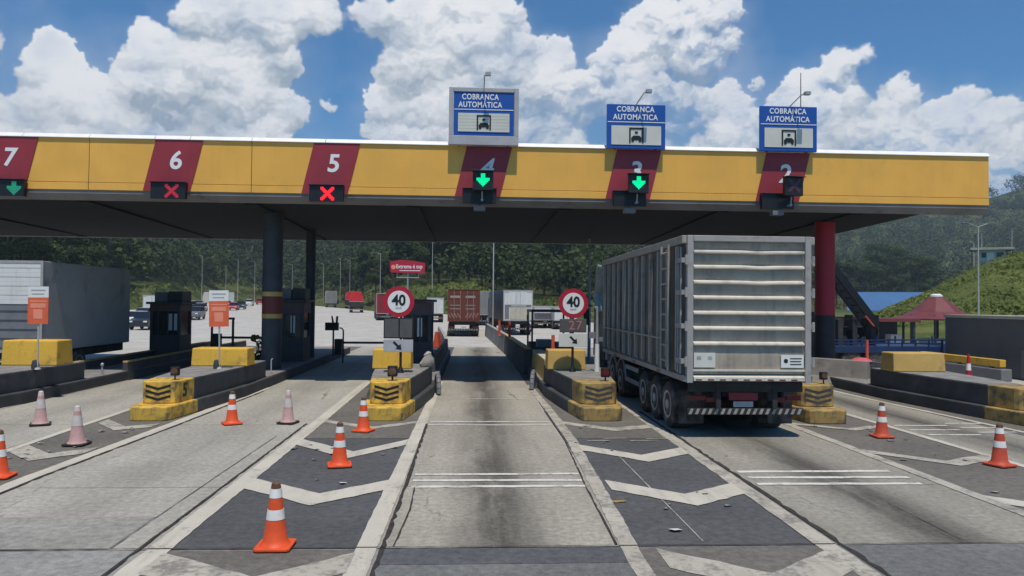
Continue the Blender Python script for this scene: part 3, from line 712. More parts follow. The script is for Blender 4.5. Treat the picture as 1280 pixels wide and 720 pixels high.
# ------------------------------------------------------------------ lane signals
def led_arrow(m, cx, cz, s, y):
    # stubby down arrow made of dots in rows
    pts = []
    for i in range(-4, 5):
        for j in range(-4, 5):
            if (abs(i) <= 1 and j >= 0) or (j < 2 and abs(i) <= j + 4 and abs(i) >= j + 1.0) or (abs(i) <= 0 and j > -4) : pts.append((i, j))
    for i, j in pts: m.box(cx + i * s - s * .46, cx + i * s + s * .46, y - .008, y, cz + j * s - s * .46, cz + j * s + s * .46)
def led_cross(m, cx, cz, s, y):
    for i in range(-4, 5):
        for j in range(-4, 5):
            if abs(abs(i) - abs(j)) <= 1 and not (abs(i) > 3 and abs(j) < 3): m.box(cx + i * s - s * .46, cx + i * s + s * .46, y - .008, y, cz + j * s - s * .46, cz + j * s + s * .46)
GS = 'lane signals under the canopy fascia'
def signal_low(cx, label, sym, m, off):
    s = thing('lane_signal', label, 'traffic signal', (cx, FY - .20, 6.0), 0, GS)
    MB().box(-.54, .54, -.02, .16, 0, .52).box(-.56, .56, -.08, .16, .521, .545).build('housing', 'black', s, .008)
    q = MB(); (led_arrow if sym == 'v' else led_cross)(q, off, .25, .048, -.024); q.build('led_symbol', m, s)
def signal_two(cx, label, sym, m, dx, yaw=0, size=.05):
    s = thing('lane_signal', label, 'traffic signal', (cx, FY - .20, 6.0), 0, GS)
    MB().box(-.54, .54, -.02, .16, 0, .50).box(-.56, .56, -.08, .16, .501, .525).build('housing', 'black', s, .008)
    h = MB().box(-.33, .33, -.09, .06, -.30, .30).box(-.36, .36, -.22, .06, .301, .32).build('display_head', 'led_panel', s, .006, loc=(dx, -.32, .70), rotz=R(yaw))
    q = MB(); (led_arrow if sym == 'v' else led_cross)(q, 0, .02, size, -.094); q.build('led_symbol', m, h)
    MB().tube((dx - .02, -.28, .38), (dx - .02, -.22, .10), .022).box(dx - .06, dx + .02, -.25, -.021, .08, .14).build('bracket', 'steel_pole', s)
    MB().box(-.19, .19, -.05, .25, -.20, -.06).tube((0, .1, -.06), (0, .1, 0), .03).build('floodlight', 'grey_box', s, .01)
    return s
signal_low(-14.66, 'black lane signal box with a dim green arrow below the number 7', 'v', 'led_green_dim', .25)
signal_low(-9.69, 'black lane signal box with a dull red cross below the number 6', 'x', 'led_red_dim', .12)
signal_low(-4.72, 'black lane signal box with a bright red cross below the number 5', 'x', 'led_red', .04)
signal_two(.21, 'black lane signal with a bright green arrow below the number 4', 'v', 'led_green', .10, size=.047)
signal_two(5.15, 'black lane signal with a green arrow below the number 3', 'v', 'led_green', .20, size=.047)
signal_two(10.12, 'black lane signal with an unlit display head turned aside below the number 2', 'x', 'led_off', .36, 10)
# ------------------------------------------------------------------ traffic islands
def ring(cx, y0, w0, w1, grow, y1, inset=0.0, yclip=None, cut=None):
    """half outline of an island nose: half-width w0 at y0, reaching w1 after 'grow' metres; closed ring, counter-clockwise"""
    c = .16
    L = [(y0, w0 - c), (y0 + c * .35, w0 - c * .35), (y0 + c, w0), (y0 + grow * .5, w0 + (w1 - w0) * .56), (y0 + grow, w1), (y1, w1)]
    if yclip is not None:
        o = []
        for (ya, wa), (yb, wb) in zip(L, L[1:]):
            if ya < yclip: o.append((ya, wa))
            if ya < yclip <= yb: o.append((yclip, wa + (wb - wa) * (yclip - ya) / (yb - ya)))
        L = o
    if cut is not None:
        o = []
        for (ya, wa), (yb, wb) in zip(L, L[1:]):
            if ya <= cut < yb: o.append((cut, wa + (wb - wa) * (cut - ya) / (yb - ya)))
            if yb > cut: o.append((yb, wb))
        L = o
    return [(-w, y) for y, w in L][::-1][::-1] and ([(w, y) for y, w in L] + [(-w, y) for y, w in reversed(L)])
GI = 'toll islands between the lanes'
def island(cx, label, nose_m='yellow_kerb', y0=17.35, w0=.46, w1=.93, grow=4.4, wall_end=23.6, end=40.0, bulge=1.0):
    s = thing('toll_island', label, 'toll island', (cx, y0, 0), 0, GI)
    e = end - y0; we = wall_end - y0
    MB().prism(ring(0, 0, w0, w1, grow, e, yclip=1.45), 0, .33).build('nose_kerb', nose_m, s, .035, seg=3)
    MB().prism(ring(0, 0, w0, w1, grow, e, cut=1.453), 0, .33).build('base', 'island_dark', s, .03)
    MB().prism(ring(0, .02, w0 - .02, w1 - .02, grow, e - .02, cut=we + .05), .331, .345).build('deck', 'island_top', s)
    nb = MB().prism(ring(0, .55, w0 - .04, w1 - .12, grow, we, yclip=1.50), .331, .86).build('nose_block', nose_m, s, .03, seg=3)
    MB().prism(ring(0, .55, w0 - .04, w1 - .12, grow, we, cut=1.503), .331, .845).build('wall', 'island_dark', s, .02)
    MB().prism(ring(0, .56, w0 - .05, w1 - .13, grow, we - .01, cut=1.52), .846, .862).build('wall_top', 'island_top', s)
    m = MB(); q = w0 - .17
    for k in range(3):
        z = .735 - k * .125
        m.extr_y([(-q, z), (0, z - .085), (q, z), (q, z + .058), (0, z - .027), (-q, z + .058)], .545, .5485)
    m.build('chevron_marks', 'text_black' if nose_m == 'yellow_kerb' else 'island_dark', nb)
    return s
isl = {}
isl['6'] = island(-12.7, 'toll island at the left edge with tall yellow block and box trailer beyond it', y0=15.6, grow=4.6, wall_end=23.4)
isl['5'] = island(-7.4, 'toll island with a black figure 5 painted on its yellow nose', w1=.90, wall_end=24.2)
isl['4'] = island(-2.03, 'toll island with clean yellow chevron nose left of the central lane', wall_end=23.2, end=38.5)
isl['3'] = island(3.12, 'toll island with dull yellow chevron nose between central lane and tipper truck', 'yellow_dirty', w0=.5, wall_end=23.4, end=38)
isl['2'] = island(8.45, 'toll island with grimy yellow nose showing right of the tipper truck', 'yellow_dirty', y0=17.0, w0=.5, wall_end=22.6, end=38)
isl['1'] = island(13.45, 'toll island at the right edge with its long dark wall facing the lane', 'yellow_dirty', y0=16.4, w0=.42, w1=1.02, grow=5.0, wall_end=22.6, end=38)
text('5', 'number', .46, 'text_black', isl['5'], (.455, 1.0, .60), .003, .012, rot=(math.pi / 2, 0, R(84)))

# lamps on the noses
GL = 'small warning lanterns on the island noses'
def lantern(x, y, label, red, s=1.0, z=.86):
    t = thing('warning_lantern', label, 'lantern', (x, y, z), 0, GL)
    MB().tube((0, 0, 0), (0, 0, .10), .025 * s, .02 * s, 8).build('stem', 'black', t)
    h = MB().box(-.11 * s, .11 * s, -.05, .07, .101, .101 + .24 * s).build('housing', 'black', t, .02)
    MB().lathe([(.088 * s, -.066), (.088 * s, -.051)], (0, 0, .10 + .12 * s), 16, axis='Y').lathe([(.06 * s, -.074), (.05 * s, -.067)], (0, 0, .10 + .12 * s), 16, axis='Y').build('lens', 'red_light' if red else 'cone_tip', h, smooth=True)
lantern(-7.15, 18.25, 'dark lantern on the nose of the island numbered 5', False, .9)
lantern(-1.93, 18.25, 'black square lantern on the nose left of the central lane', False, 1.1)
lantern(3.35, 18.3, 'dark lantern with red lens on the nose right of the central lane', True, 1.0)
lantern(8.75, 17.9, 'lantern half hidden on the grimy nose beside the tipper truck', False, .8)

# crash blocks
GB = 'painted crash blocks on the toll islands'
def block(cx, y, w, h, d, label, m, z=.862, notch=False):
    b = MB(); o = .05
    b.prism([(-w / 2, 0), (w / 2, 0), (w / 2, d), (-w / 2, d)], 0, h, top=[(-w / 2 + .015, o), (w / 2 - .015, o), (w / 2 - .015, d - o), (-w / 2 + .015, d - o)])
    q = b.build('crash_block', m, None, .03, loc=(cx, y, z)); tag(q, label, 'crash block', GB); return q
block(-12.7, 21.9, 1.55, .72, .9, 'tall yellow crash block on the leftmost island, behind a signboard', 'yellow_block')
block(-7.37, 22.0, 1.62, .52, .8, 'long low yellow crash block on the island numbered 5', 'yellow_block')
block(-2.29, 21.4, 1.12, .56, .8, 'bright yellow crash block behind the post of the left speed sign', 'yellow_block')
block(2.78, 21.4, 1.12, .57, .8, 'dull ochre crash block under the right speed sign', 'ochre_block')
block(13.3, 21.2, 1.6, .56, .75, 'ochre crash block on the right edge island, near the jersey barrier', 'ochre_block')

# notice boards
def notice(x, y, label, z0, rz=0, lean=0):
    t = thing('notice_board', label, 'sign', (x, y, .862), R(rz), 'orange and white notice boards on posts')
    t.rotation_euler = (0, R(lean), R(rz))
    zb = z0 - .862
    MB().tube((0, .02, 0), (0, .02, zb + 1.0), .022, n=10).tube((0, .02, 0), (0, .02, .05), .08, .06, 10).build('post', 'pole_pale', t, smooth=True)
    p = MB().box(-.27, .27, -.02, -.004, zb, zb + .72).build('panel', 'sign_orange', t)
    MB().box(-.22, .22, -.024, -.0205, zb + .60, zb + .64).box(-.20, .20, -.024, -.0205, zb + .44, zb + .56).box(-.12, .12, -.024, -.0205, zb + .14, zb + .40).build('lighter_marks', 'sign_orange_light', p)
    h = MB().box(-.27, .27, -.02, -.004, zb + .723, zb + 1.02).build('header', 'sign_white', t)
    MB().box(-.19, .19, -.023, -.0205, zb + .90, zb + .935).box(-.17, .15, -.023, -.0205, zb + .80, zb + .83).build('lettering', 'text_grey', h)
    MB().lathe([(.09, 0), (.10, .10), (.07, .24), (.03, .26)], (-.08, .05, 0), 12).build('sandbag', 'island_dark', t, smooth=True)
notice(-10.98 * 1.075, 20.75, 'orange and white notice board at the left edge, in front of the box trailer', 2.10)
notice(-7.08, 21.15, 'orange and white notice board in front of the long low yellow block', 2.05, lean=-1)

# speed signs with display and arrow plate
def speed_sign(x, y, label, display, off, ps):
    t = thing('speed_sign', label, 'road sign', (x, y, .862), 0, 'round 40 signs at the lane entry')
    z = 2.80 - .862
    MB().tube((off, .06, 0), (off, .06, z + .2), .035, n=12).tube((off, .06, 0), (off, .06, .16), .10, .045, 12).build('post', 'black', t, smooth=True)
    d = MB().lathe([(.42, -.02), (.42, 0)], (0, 0, z), 48, axis='Y').build('red_disc', 'sign_red', t)
    MB().lathe([(.30, -.026), (.30, -.0205)], (0, 0, z), 48, axis='Y').build('white_disc', 'sign_white', d)
    text('40', 'number', .40, 'text_black', d, (0, -.030, z + .03), .003, .012, xs=.92)
    text('km/h', 'small_lettering', .085, 'text_grey', d, (0, -.029, z - .17), .002, .002)
    if display:
        b = MB().box(-.38, .38, -.03, .045, z - .82, z - .44).build('display_panel', 'display', t, .01)
        MB().box(-.36, .36, -.034, -.031, z - .80, z - .46).build('display_face', 'display', b)
        text('27', 'digits', .36, 'display_digit', b, (.06, -.038, z - .63), .002, .0, spacing=1.15)
    else:
        b = MB().box(-.40, .40, -.03, .045, z - 1.0, z - .44).build('display_panel', 'black', t, .01)
        for a, c in ((-.37, .0), (.04, .37)): MB().box(a, c, -.036, -.031, z - .97, z - .47).build('display_face', 'display', b)
    zc = z - (1.04 if display else 1.20); hh = .19 if display else .17
    p = MB().box(-.40, .40, -.02, .02, zc - hh, zc + hh).build('arrow_plate', 'sign_cream' if display else 'sign_grey', t, .008)
    m = MB(); c, s_ = math.cos(R(-45)), math.sin(R(-45)); ox = .02 if display else -.02
    def rp(pts): return [(ox + (px * c - pz * s_) * ps, zc + (px * s_ + pz * c) * ps) for px, pz in pts]
    m.extr_y(rp([(-.17, -.035), (.02, -.035), (.02, .035), (-.17, .035)]), -.025, -.0205)
    m.extr_y(rp([(.021, -.11), (.17, 0), (.021, .11)]), -.025, -.0205)
    m.build('arrow', 'text_black', p)
speed_sign(-1.99, 20.2, 'round 40 speed sign left of the central lane, above a dark two-pane display', False, .06, .9)
speed_sign(2.86, 20.7, 'round 40 speed sign right of the central lane, above a display reading 27', True, .0, .85)

M['sandbag'] = mat('sandbag_cloth', (.36, .34, .31), .9, .15, 6, (.2, .18, .16), .4, 5)
# small bits on the islands
tag(MB().tube((0, 0, 0), (0, 0, .28), .035, .03, 10).lathe([(.05, .281), (.055, .34), (.02, .38)], (0, 0, 0), 12).build('bollard_light', 'steel_pole', loc=(-11.95, 24.6, .346), smooth=True), 'tiny bollard light on the low deck beside the box trailer', 'bollard light')
tag(MB().path([(0, 0, 0), (0, 0, .45), (.04, 0, .50)], .02).build('cable_stub', 'pole_pale', loc=(-6.72, 25.2, .346)), 'short pale stub post on the deck beyond the block on island 5', 'post')
def hoop(x, y, label, rz):
    m = MB(); pts = [(0, .42 * math.sin(R(a)), .02 + .52 * (1 - math.cos(R(a))) / 2 if False else .52 * math.cos(R(a))) for a in range(-90, 91, 18)]
    m.path([(p[0], p[1], p[2]) for p in pts], .075, 10)
    return tag(m.build('guard_hoop', 'grey_box', loc=(x, y, .05), rotz=rz, smooth=True), label, 'guard hoop', 'steel guard hoops at the wall ends')
hoop(-1.02, 22.6, 'grey steel guard hoop right of the bright yellow block', R(8)); hoop(2.02, 23.9, 'grey steel guard hoop left of the ochre block', R(-12))
m = MB().lathe([(.02, 0), (.15, .02), (.19, .12), (.16, .22), (.09, .34), (.10, .40), (.02, .46)], (0, 0, 0), 9)
m.v = [(x * 1.15 + .10 * z + .03 * math.sin(9 * y + 7 * z), y * .8 + .03 * math.sin(11 * x), z * (1 + .15 * math.sin(8 * x))) for x, y, z in m.v]
tag(m.build('sandbag', 'sandbag', loc=(-1.36, 22.1, .862), smooth=True), 'off-white sandbag leaning beside the bright yellow block', 'sandbag')

# walls that carry on along the lanes beyond the blocks
def lane_wall(pts, h0, h1, w, label, m, cap):
    t = thing('lane_wall', label, 'wall', (pts[0][0], pts[0][1], 0)); ox, oy = pts[0]; b = MB(); c = MB()
    for i, ((x0, y0), (x1, y1)) in enumerate(zip(pts, pts[1:])):
        x0 -= ox; x1 -= ox; y0 -= oy; y1 -= oy; d = .004
        b.add([(x0, y0 + d, 0), (x0 + w, y0 + d, 0), (x1 + w, y1 - d, 0), (x1, y1 - d, 0), (x0 + .06, y0 + d, h0), (x0 + w - .06, y0 + d, h0), (x1 + w - .06, y1 - d, h1), (x1 + .06, y1 - d, h1)],
              [(0,3,2,1),(4,5,6,7),(0,1,5,4),(1,2,6,5),(2,3,7,6),(3,0,4,7)])
        c.add([(x0 + .05, y0 + d, h0 + .002), (x0 + w - .05, y0 + d, h0 + .002), (x1 + w - .05, y1 - d, h1 + .002), (x1 + .05, y1 - d, h1 + .002), (x0 + .05, y0 + d, h0 + .05), (x0 + w - .05, y0 + d, h0 + .05), (x1 + w - .05, y1 - d, h1 + .05), (x1 + .05, y1 - d, h1 + .05)],
              [(0,3,2,1),(4,5,6,7),(0,1,5,4),(1,2,6,5),(2,3,7,6),(3,0,4,7)])
    b.build('wall_body', m, t); c.build('coping', cap, t)
lane_wall([(2.28, 23.45), (2.3, 28.5)], .95, .95, .5, 'low ochre topped wall running back from the ochre block', 'ochre_block', 'cream')
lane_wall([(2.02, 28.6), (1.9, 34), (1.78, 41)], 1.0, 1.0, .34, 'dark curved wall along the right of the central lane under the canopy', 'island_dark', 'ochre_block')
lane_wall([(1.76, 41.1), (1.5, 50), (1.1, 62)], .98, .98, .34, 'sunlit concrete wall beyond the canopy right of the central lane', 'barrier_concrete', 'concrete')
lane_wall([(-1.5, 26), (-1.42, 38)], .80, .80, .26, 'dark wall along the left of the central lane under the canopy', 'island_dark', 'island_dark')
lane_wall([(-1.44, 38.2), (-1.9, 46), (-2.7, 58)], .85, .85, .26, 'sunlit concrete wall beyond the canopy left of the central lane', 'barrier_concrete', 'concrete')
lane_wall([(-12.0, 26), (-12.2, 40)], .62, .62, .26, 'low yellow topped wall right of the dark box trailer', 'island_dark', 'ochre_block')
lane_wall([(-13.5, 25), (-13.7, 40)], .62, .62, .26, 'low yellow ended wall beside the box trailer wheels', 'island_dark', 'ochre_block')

GD = 'orange delineator posts along the lane walls'
def delineator(x, y, z, label, h=.85):
    t = MB().tube((0, 0, 0), (0, 0, h), .07, .06, 12).tube((0, 0, 0), (0, 0, .05), .13, .12, 12)
    o = t.build('delineator_post', 'barrier_orange', loc=(x, y, z), smooth=True); tag(o, label, 'delineator post', GD)
delineator(1.52, 40.6, .98, 'orange post farther along the wall right of the central lane'); delineator(1.95, 38.0, .98, 'orange post on the wall in front of the white box truck')
delineator(2.86, 25.8, .98, 'orange post on the wall between ochre block and display', .7)
delineator(16.75, 30.4, .0, 'orange post in front of the blue flatbed truck', 1.35)
tag(MB().prism([(-.5, -.2), (.5, -.2), (.5, .2), (-.5, .2)], 0, 1.0, top=[(-.5, -.06), (.5, -.06), (.5, .06), (-.5, .06)]).build('water_barrier', 'barrier_orange', loc=(-2.1, 45.5, .0), rotz=R(80), bevel=.04), 'orange plastic barrier at the far end of the wall left of the central lane', 'barrier')

# ------------------------------------------------------------------ toll booths
GT = 'dark toll booths under the canopy'
def booth(x, y, label, w=1.35, d=2.3, h=2.35, z=.346, ac=True, papers=1):
    t = thing('toll_booth', label, 'toll booth', (x, y, z), 0, GT)
    hw = w / 2; m = MB()
    m.box(-hw, hw, 0, d, 0, .95); m.box(-hw, -hw + .12, 0, .12, .951, 1.95); m.box(hw - .12, hw, 0, .12, .951, 1.95); m.box(-hw, -hw + .12, d - .12, d, .951, 1.95); m.box(hw - .12, hw, d - .12, d, .951, 1.95)
    m.build('body', 'booth', t, .01)
    MB().box(-hw - .01, hw + .01, -.01, d + .01, 1.951, h - .10).build('fascia_band', 'booth_band', t, .01)
    MB().box(-hw - .12, hw + .12, -.14, d + .12, h - .098, h).build('roof', 'booth', t, .015)
    for nm, bx in (('window', (-hw + .121, hw - .121, .05, .06, .952, 1.949)), ('window', (-hw + .121, hw - .121, d - .06, d - .05, .952, 1.949)), ('window', (-hw + .05, -hw + .06, .121, d - .121, .952, 1.949)), ('window', (hw - .06, hw - .05, .121, d - .121, .952, 1.949))):
        MB().box(*bx).build(nm, 'glass_dark', t)
    MB().box(-hw + .3, -hw + .38, .03, .046, .951, 1.949).box(.08, .14, .03, .046, .951, 1.949).build('window_frame', 'booth', t)
    for k in range(papers): MB().box(hw - .52 + .26 * k, hw - .34 + .26 * k, .036, .045, 1.15, 1.85).build('paper_notice', 'paper', t)
    if ac:
        MB().box(-hw + .05, -.02, .3, 1.1, h + .001, h + .42).build('air_conditioner', 'grey_box', t, .02)
        MB().box(.03, hw - .02, .25, 1.3, h + .001, h + .46).build('roof_unit', 'booth', t, .02)
booth(-13.0, 32.0, 'dark toll booth with two white papers, right of the box trailer', w=1.25, d=1.3, ac=True, papers=2)
booth(-7.35, 30.2, 'dark toll booth with a large white paper, between the two canopy columns', w=1.1, d=1.3, papers=1, h=2.5)
booth(-2.05, 27.8, 'dark toll booth behind the left speed sign', w=1.05, d=1.7, ac=False, papers=1, h=2.55)
t = thing('equipment_frame', 'open dark steel frame with low panels behind the right speed sign', 'frame', (3.1, 28.6, .346), 0)
for x in (-.75, .75):
    for y in (0, 2.2): MB().box(x - .035, x + .035, y - .035, y + .035, 0, 2.1).build('post', 'black', t)
MB().box(-.8, .8, -.05, .05, 2.101, 2.19).box(-.8, .8, 2.15, 2.25, 2.101, 2.19).box(-.8, -.7, .051, 2.149, 2.101, 2.19).box(.7, .8, .051, 2.149, 2.101, 2.19).build('top_rail', 'black', t)
MB().box(-.71, .71, 2.17, 2.2, .1, .85).build('low_panel', 'booth', t); MB().box(-.71, .71, -.02, .01, .1, .75).build('low_panel', 'booth', t); MB().box(-.5, .1, .5, 1.2, 0, 1.0).box(.25, .6, .8, 1.2, 0, .9).build('cabinet', 'grey_box', t, .02)
booth(13.4, 29.0, 'dark toll booth under the red column', w=1.3, ac=False, papers=0, h=2.2)

# boom barriers and equipment
def boom(x, y, L, label, rz=0, z=0.346, h=.95):
    t = thing('boom_barrier', label, 'boom barrier', (x, y, z), rz, 'boom barriers across the lanes')
    MB().box(-.17, .17, -.15, .15, 0, h).build('cabinet', 'black', t, .03)
    MB().box(.175, L, -.03, .03, h - .22, h - .12).build('arm', 'black', t)
boom(-11.35, 33.6, 3.1, 'black boom barrier lowered left of the thick canopy column', 0)
boom(-6.1, 34.2, 2.9, 'black boom barrier right of the canopy columns', R(4), h=.72)
def post_box(x, y, z, label):
    t = thing('reader_post', label, 'card reader', (x, y, z), 0)
    MB().tube((0, 0, 0), (0, 0, 1.15), .04, n=10).tube((.42, .1, -.3), (.42, .1, 1.15), .035, n=10).path([(.42, .1, 1.15), (.36, .1, 1.24), (.25, .1, 1.26)], .03).build('posts', 'black', t)
    MB().box(-.35, .22, -.14, .14, 1.151, 1.50).build('reader_box', 'black', t, .02)
    MB().tube((-.02, 0, 1.501), (-.08, 0, 1.80), .05, .03, 8).tube((.14, 0, 1.501), (.16, 0, 1.78), .05, .05, 8).build('camera_head', 'black', t)
post_box(-6.15, 33.2, .346, 'black reader box with two short cameras beside the thinner canopy column')
t = thing('lane_camera', 'slim black lane camera post left of the thick canopy column', 'camera post', (-10.0, 31.5, 0))
MB().tube((0, 0, 0), (0, 0, 1.98), .05, n=10).build('post', 'black', t); MB().box(-.42, .06, -.05, .05, 1.981, 2.07).build('camera_head', 'black', t, .01)
tag(MB().tube((0, 0, 0), (0, 0, 1.3), .07, .05, 8).build('service_post', 'black', loc=(-11.9, 34.5, .346)), 'short black service post behind the orange notice board', 'post')

# ------------------------------------------------------------------ cones
GC = 'traffic cones on the painted gores'
def cone(name, label, old, tip=True):
    t = thing(name, label, 'traffic cone', (0, 0, 0), 0, GC)
    rr = lambda z: .142 - .098 * (z / .76)
    mb, mw, mbase = {0: ('orange', 'band', 'orange'), 1: ('pink', 'pale', 'cone_black'), 2: ('orange_old', 'band', 'orange_old')}[old]
    MB().prism([(-.20, -.17), (-.17, -.20), (.17, -.20), (.20, -.17), (.20, .17), (.17, .20), (-.17, .20), (-.20, .17)], 0, .035).build('base', mbase, t, .01)
    secs = [(.036, .32, mb, 'body'), (.32, .43, mw, 'band'), (.43, .56, mb, 'body'), (.56, .66, mw, 'band'), (.66, .73, 'cone_tip' if tip else mw, 'tip')]
    if old == 1: secs = [(.036, .36, mb, 'body'), (.36, .56, mw, 'band'), (.56, .64, mb, 'body'), (.64, .74, mw, 'tip')]
    for a, b, m, n in secs:
        pr = [(rr(a), a), (rr(b), b - .001)]
        if n == 'body' and a < .1: pr = [(.172, a), (.155, a + .02), (rr(a + .05), a + .05), (rr(b), b - .001)]
        if n == 'band': pr = [(rr(a) + .003, a), (rr(b) + .003, b - .001)]
        if n == 'tip': pr = [(rr(a), a), (rr(b), b - .015), (rr(b) * .6, b)]
        MB().lathe(pr, (0, 0, 0), 28).build(n, m, t, smooth=True)
    return t
c0 = cone('traffic_cone', 'bright orange cone nearest the camera, left of the central lane', 0); c0.location = (-2.19, 8.5, Z3 + .005)
c1 = cone('traffic_cone', 'faded pink cone on the chevrons, second from the left', 1); c1.location = (-7.49, 14.51, Z3 + .005)
c2 = cone('traffic_cone', 'dull orange cone in the gore right of the tipper truck', 2); c2.location = (8.76, 15.31, Z3 + .005)
for src, x, y, rz, lb in ((c0, -2.21, 12.65, 12, 'orange cone midway along the left gore, second nearest the camera'), (c0, -2.3, 16.0, -20, 'orange cone against the yellow nose left of the central lane'),
                          (c0, -5.37, 16.95, 30, 'orange cone standing alone in lane 5 near the nose numbered 5'), (c1, -9.46, 16.8, 25, 'faded pink cone in lane 6, farthest left of the pale cones'),
                          (c1, -4.15, 17.05, -15, 'faded pink cone in lane 5 near the white line'), (c0, -7.31, 11.9, 8, 'orange cone cut by the left picture edge'),
                          (c2, 9.32, 12.55, 18, 'dull orange cone nearest the right picture edge')):
    place(src, (x, y, Z3 + .005), lb, R(rz))
t = thing('delineator_cone', 'slim red and white cone on the pale road by the grey wall', 'traffic cone', (18.35, 26.3, .02), 0)
MB().tube((0, 0, 0), (0, 0, .04), .2, .19, 16).build('base', 'cone_black', t)
MB().tube((0, 0, .041), (0, 0, .45), .11, .09, 16).build('body', 'sign_red', t, smooth=True); MB().tube((0, 0, .451), (0, 0, .7), .088, .07, 16).build('band', 'band', t, smooth=True); MB().tube((0, 0, .701), (0, 0, 1.05), .068, .04, 16).build('tip', 'sign_red', t, smooth=True)

# ------------------------------------------------------------------ wheels
def wheel(parent, x, y, r=.52, w=.30, side=1, dual=False, name='wheel'):
    t = MB(); ww = w * (1.95 if dual else 1)
    t.lathe([(r * .60, 0), (r * .90, .0), (r * .985, .03), (r, .07), (r, ww - .07), (r * .985, ww - .03), (r * .9, ww), (r * .6, ww)], (0, 0, 0), 36, axis='X')
    o = t.build(name, 'rubber', parent, smooth=True, loc=(x - (ww if side > 0 else 0), y, r))
    fx = ww if side > 0 else 0; s = 1 if side > 0 else -1
    q = MB().lathe([(r * .605, fx - s * .002), (r * .60, fx + s * .012), (r * .50, fx + s * .0), (r * .34, fx - s * .07), (r * .22, fx - s * .06), (r * .20, fx + s * .02), (r * .06, fx + s * .03)], (0, 0, 0), 28, axis='X')
    for k in range(8):
        a = k * math.pi / 4; q.tube((fx - s * .07, r * .40 * math.cos(a), r * .40 * math.sin(a)), (fx - s * .03, r * .40 * math.cos(a), r * .40 * math.sin(a)), .018, n=6)
    q.build('rim', 'rim', o, smooth=True)
    return o

# ------------------------------------------------------------------ the tipper trailer in lane 3
tp = thing('tipper_truck', 'big grey tipper trailer with ribbed tailgate standing in the lane right of centre', 'truck', (5.745, 15.0, .005))
HWB = 1.31; ZB, ZT, LB = 1.30, 4.23, 9.45
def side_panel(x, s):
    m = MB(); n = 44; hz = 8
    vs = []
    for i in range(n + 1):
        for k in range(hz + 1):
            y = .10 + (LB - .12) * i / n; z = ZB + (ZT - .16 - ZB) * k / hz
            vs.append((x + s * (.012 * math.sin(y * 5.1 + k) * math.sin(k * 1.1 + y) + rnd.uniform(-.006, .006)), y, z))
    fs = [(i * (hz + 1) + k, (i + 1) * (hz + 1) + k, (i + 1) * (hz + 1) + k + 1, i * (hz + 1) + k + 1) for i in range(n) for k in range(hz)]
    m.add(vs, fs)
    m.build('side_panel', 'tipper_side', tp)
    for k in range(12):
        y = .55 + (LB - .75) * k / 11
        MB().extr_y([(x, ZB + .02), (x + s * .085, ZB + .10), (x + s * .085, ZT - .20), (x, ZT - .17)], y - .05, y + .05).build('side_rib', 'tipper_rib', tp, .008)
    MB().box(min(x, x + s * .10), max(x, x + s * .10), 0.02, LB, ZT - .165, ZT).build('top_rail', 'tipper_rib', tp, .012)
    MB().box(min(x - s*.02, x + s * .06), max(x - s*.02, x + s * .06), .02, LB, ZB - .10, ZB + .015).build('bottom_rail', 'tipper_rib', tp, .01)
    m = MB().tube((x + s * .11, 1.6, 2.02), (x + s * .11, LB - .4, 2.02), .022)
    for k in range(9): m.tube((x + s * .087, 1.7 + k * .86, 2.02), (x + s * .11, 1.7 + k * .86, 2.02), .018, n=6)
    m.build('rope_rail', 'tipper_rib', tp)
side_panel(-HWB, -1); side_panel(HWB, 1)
MB().box(-HWB + .02, HWB - .02, LB - .06, LB, ZB, ZT - .02).build('front_wall', 'tipper_side', tp)
MB().box(-HWB + .02, HWB - .02, .06, LB - .07, ZB - .02, ZB + .06).build('body_floor', 'tipper_side', tp)
MB().box(-HWB + .05, HWB - .05, .16, LB - .08, ZT - .32, ZT - .22).build('load', 'cone_tip', tp)
m = MB()
for zz in np.arange(1.55, 4.0, .34): m.tube((-HWB - .14, .92, zz), (-HWB - .14, 1.52, zz), .026, n=6)
for yy in (.92, 1.52): m.tube((-HWB - .14, yy, 1.35), (-HWB - .14, yy, 4.1), .03, n=6)
m.build('ladder', 'tipper_rib', tp)
for s in (-1, 1):
    m = MB()
    for dy in (.20, .38): m.tube((s * (HWB + .07), dy, 1.35), (s * (HWB + .07), dy, 4.0), .022, n=8)
    for zz in (1.62, 2.35, 3.05, 3.72): m.box(s * (HWB + .05) - .05, s * (HWB + .05) + .05, .06, .48, zz - .05, zz + .05); m.tube((s * (HWB + .03), -.06, zz - .1), (s * (HWB + .03), -.06, zz + .1), .032, n=8)
    m.build('locking_bar', 'tail_frame', tp)
# tailgate
tg = MB(); nx, nz = 30, 30; vs = []
x0, x1, z0, z1 = -HWB + .13, HWB - .13, 1.36, 4.10
for i in range(nx + 1):
    for k in range(nz + 1):
        x = x0 + (x1 - x0) * i / nx; z = z0 + (z1 - z0) * k / nz; q = max(0, (z - 2.5) / 1.6)
        y = .035 + .016 * q * math.sin(x * 2.6 + 1.2 * math.sin(z * 4)) * math.sin(z * 5.5 + x * 1.2) + .03 * q * math.exp(-((x - .25) ** 2) / .12) * math.sin(z * 9) + .05 * (1 - abs(((z - 1.99 + .159) / .318) % 1 - .5) * 2) * (z > 1.85)
        vs.append((x, y + rnd.uniform(-.002, .002), z))
tg.add(vs, [(i * (nz + 1) + k, (i + 1) * (nz + 1) + k, (i + 1) * (nz + 1) + k + 1, i * (nz + 1) + k + 1) for i in range(nx) for k in range(nz)])
gate = tg.build('tailgate', 'tailgate', tp, smooth=True)
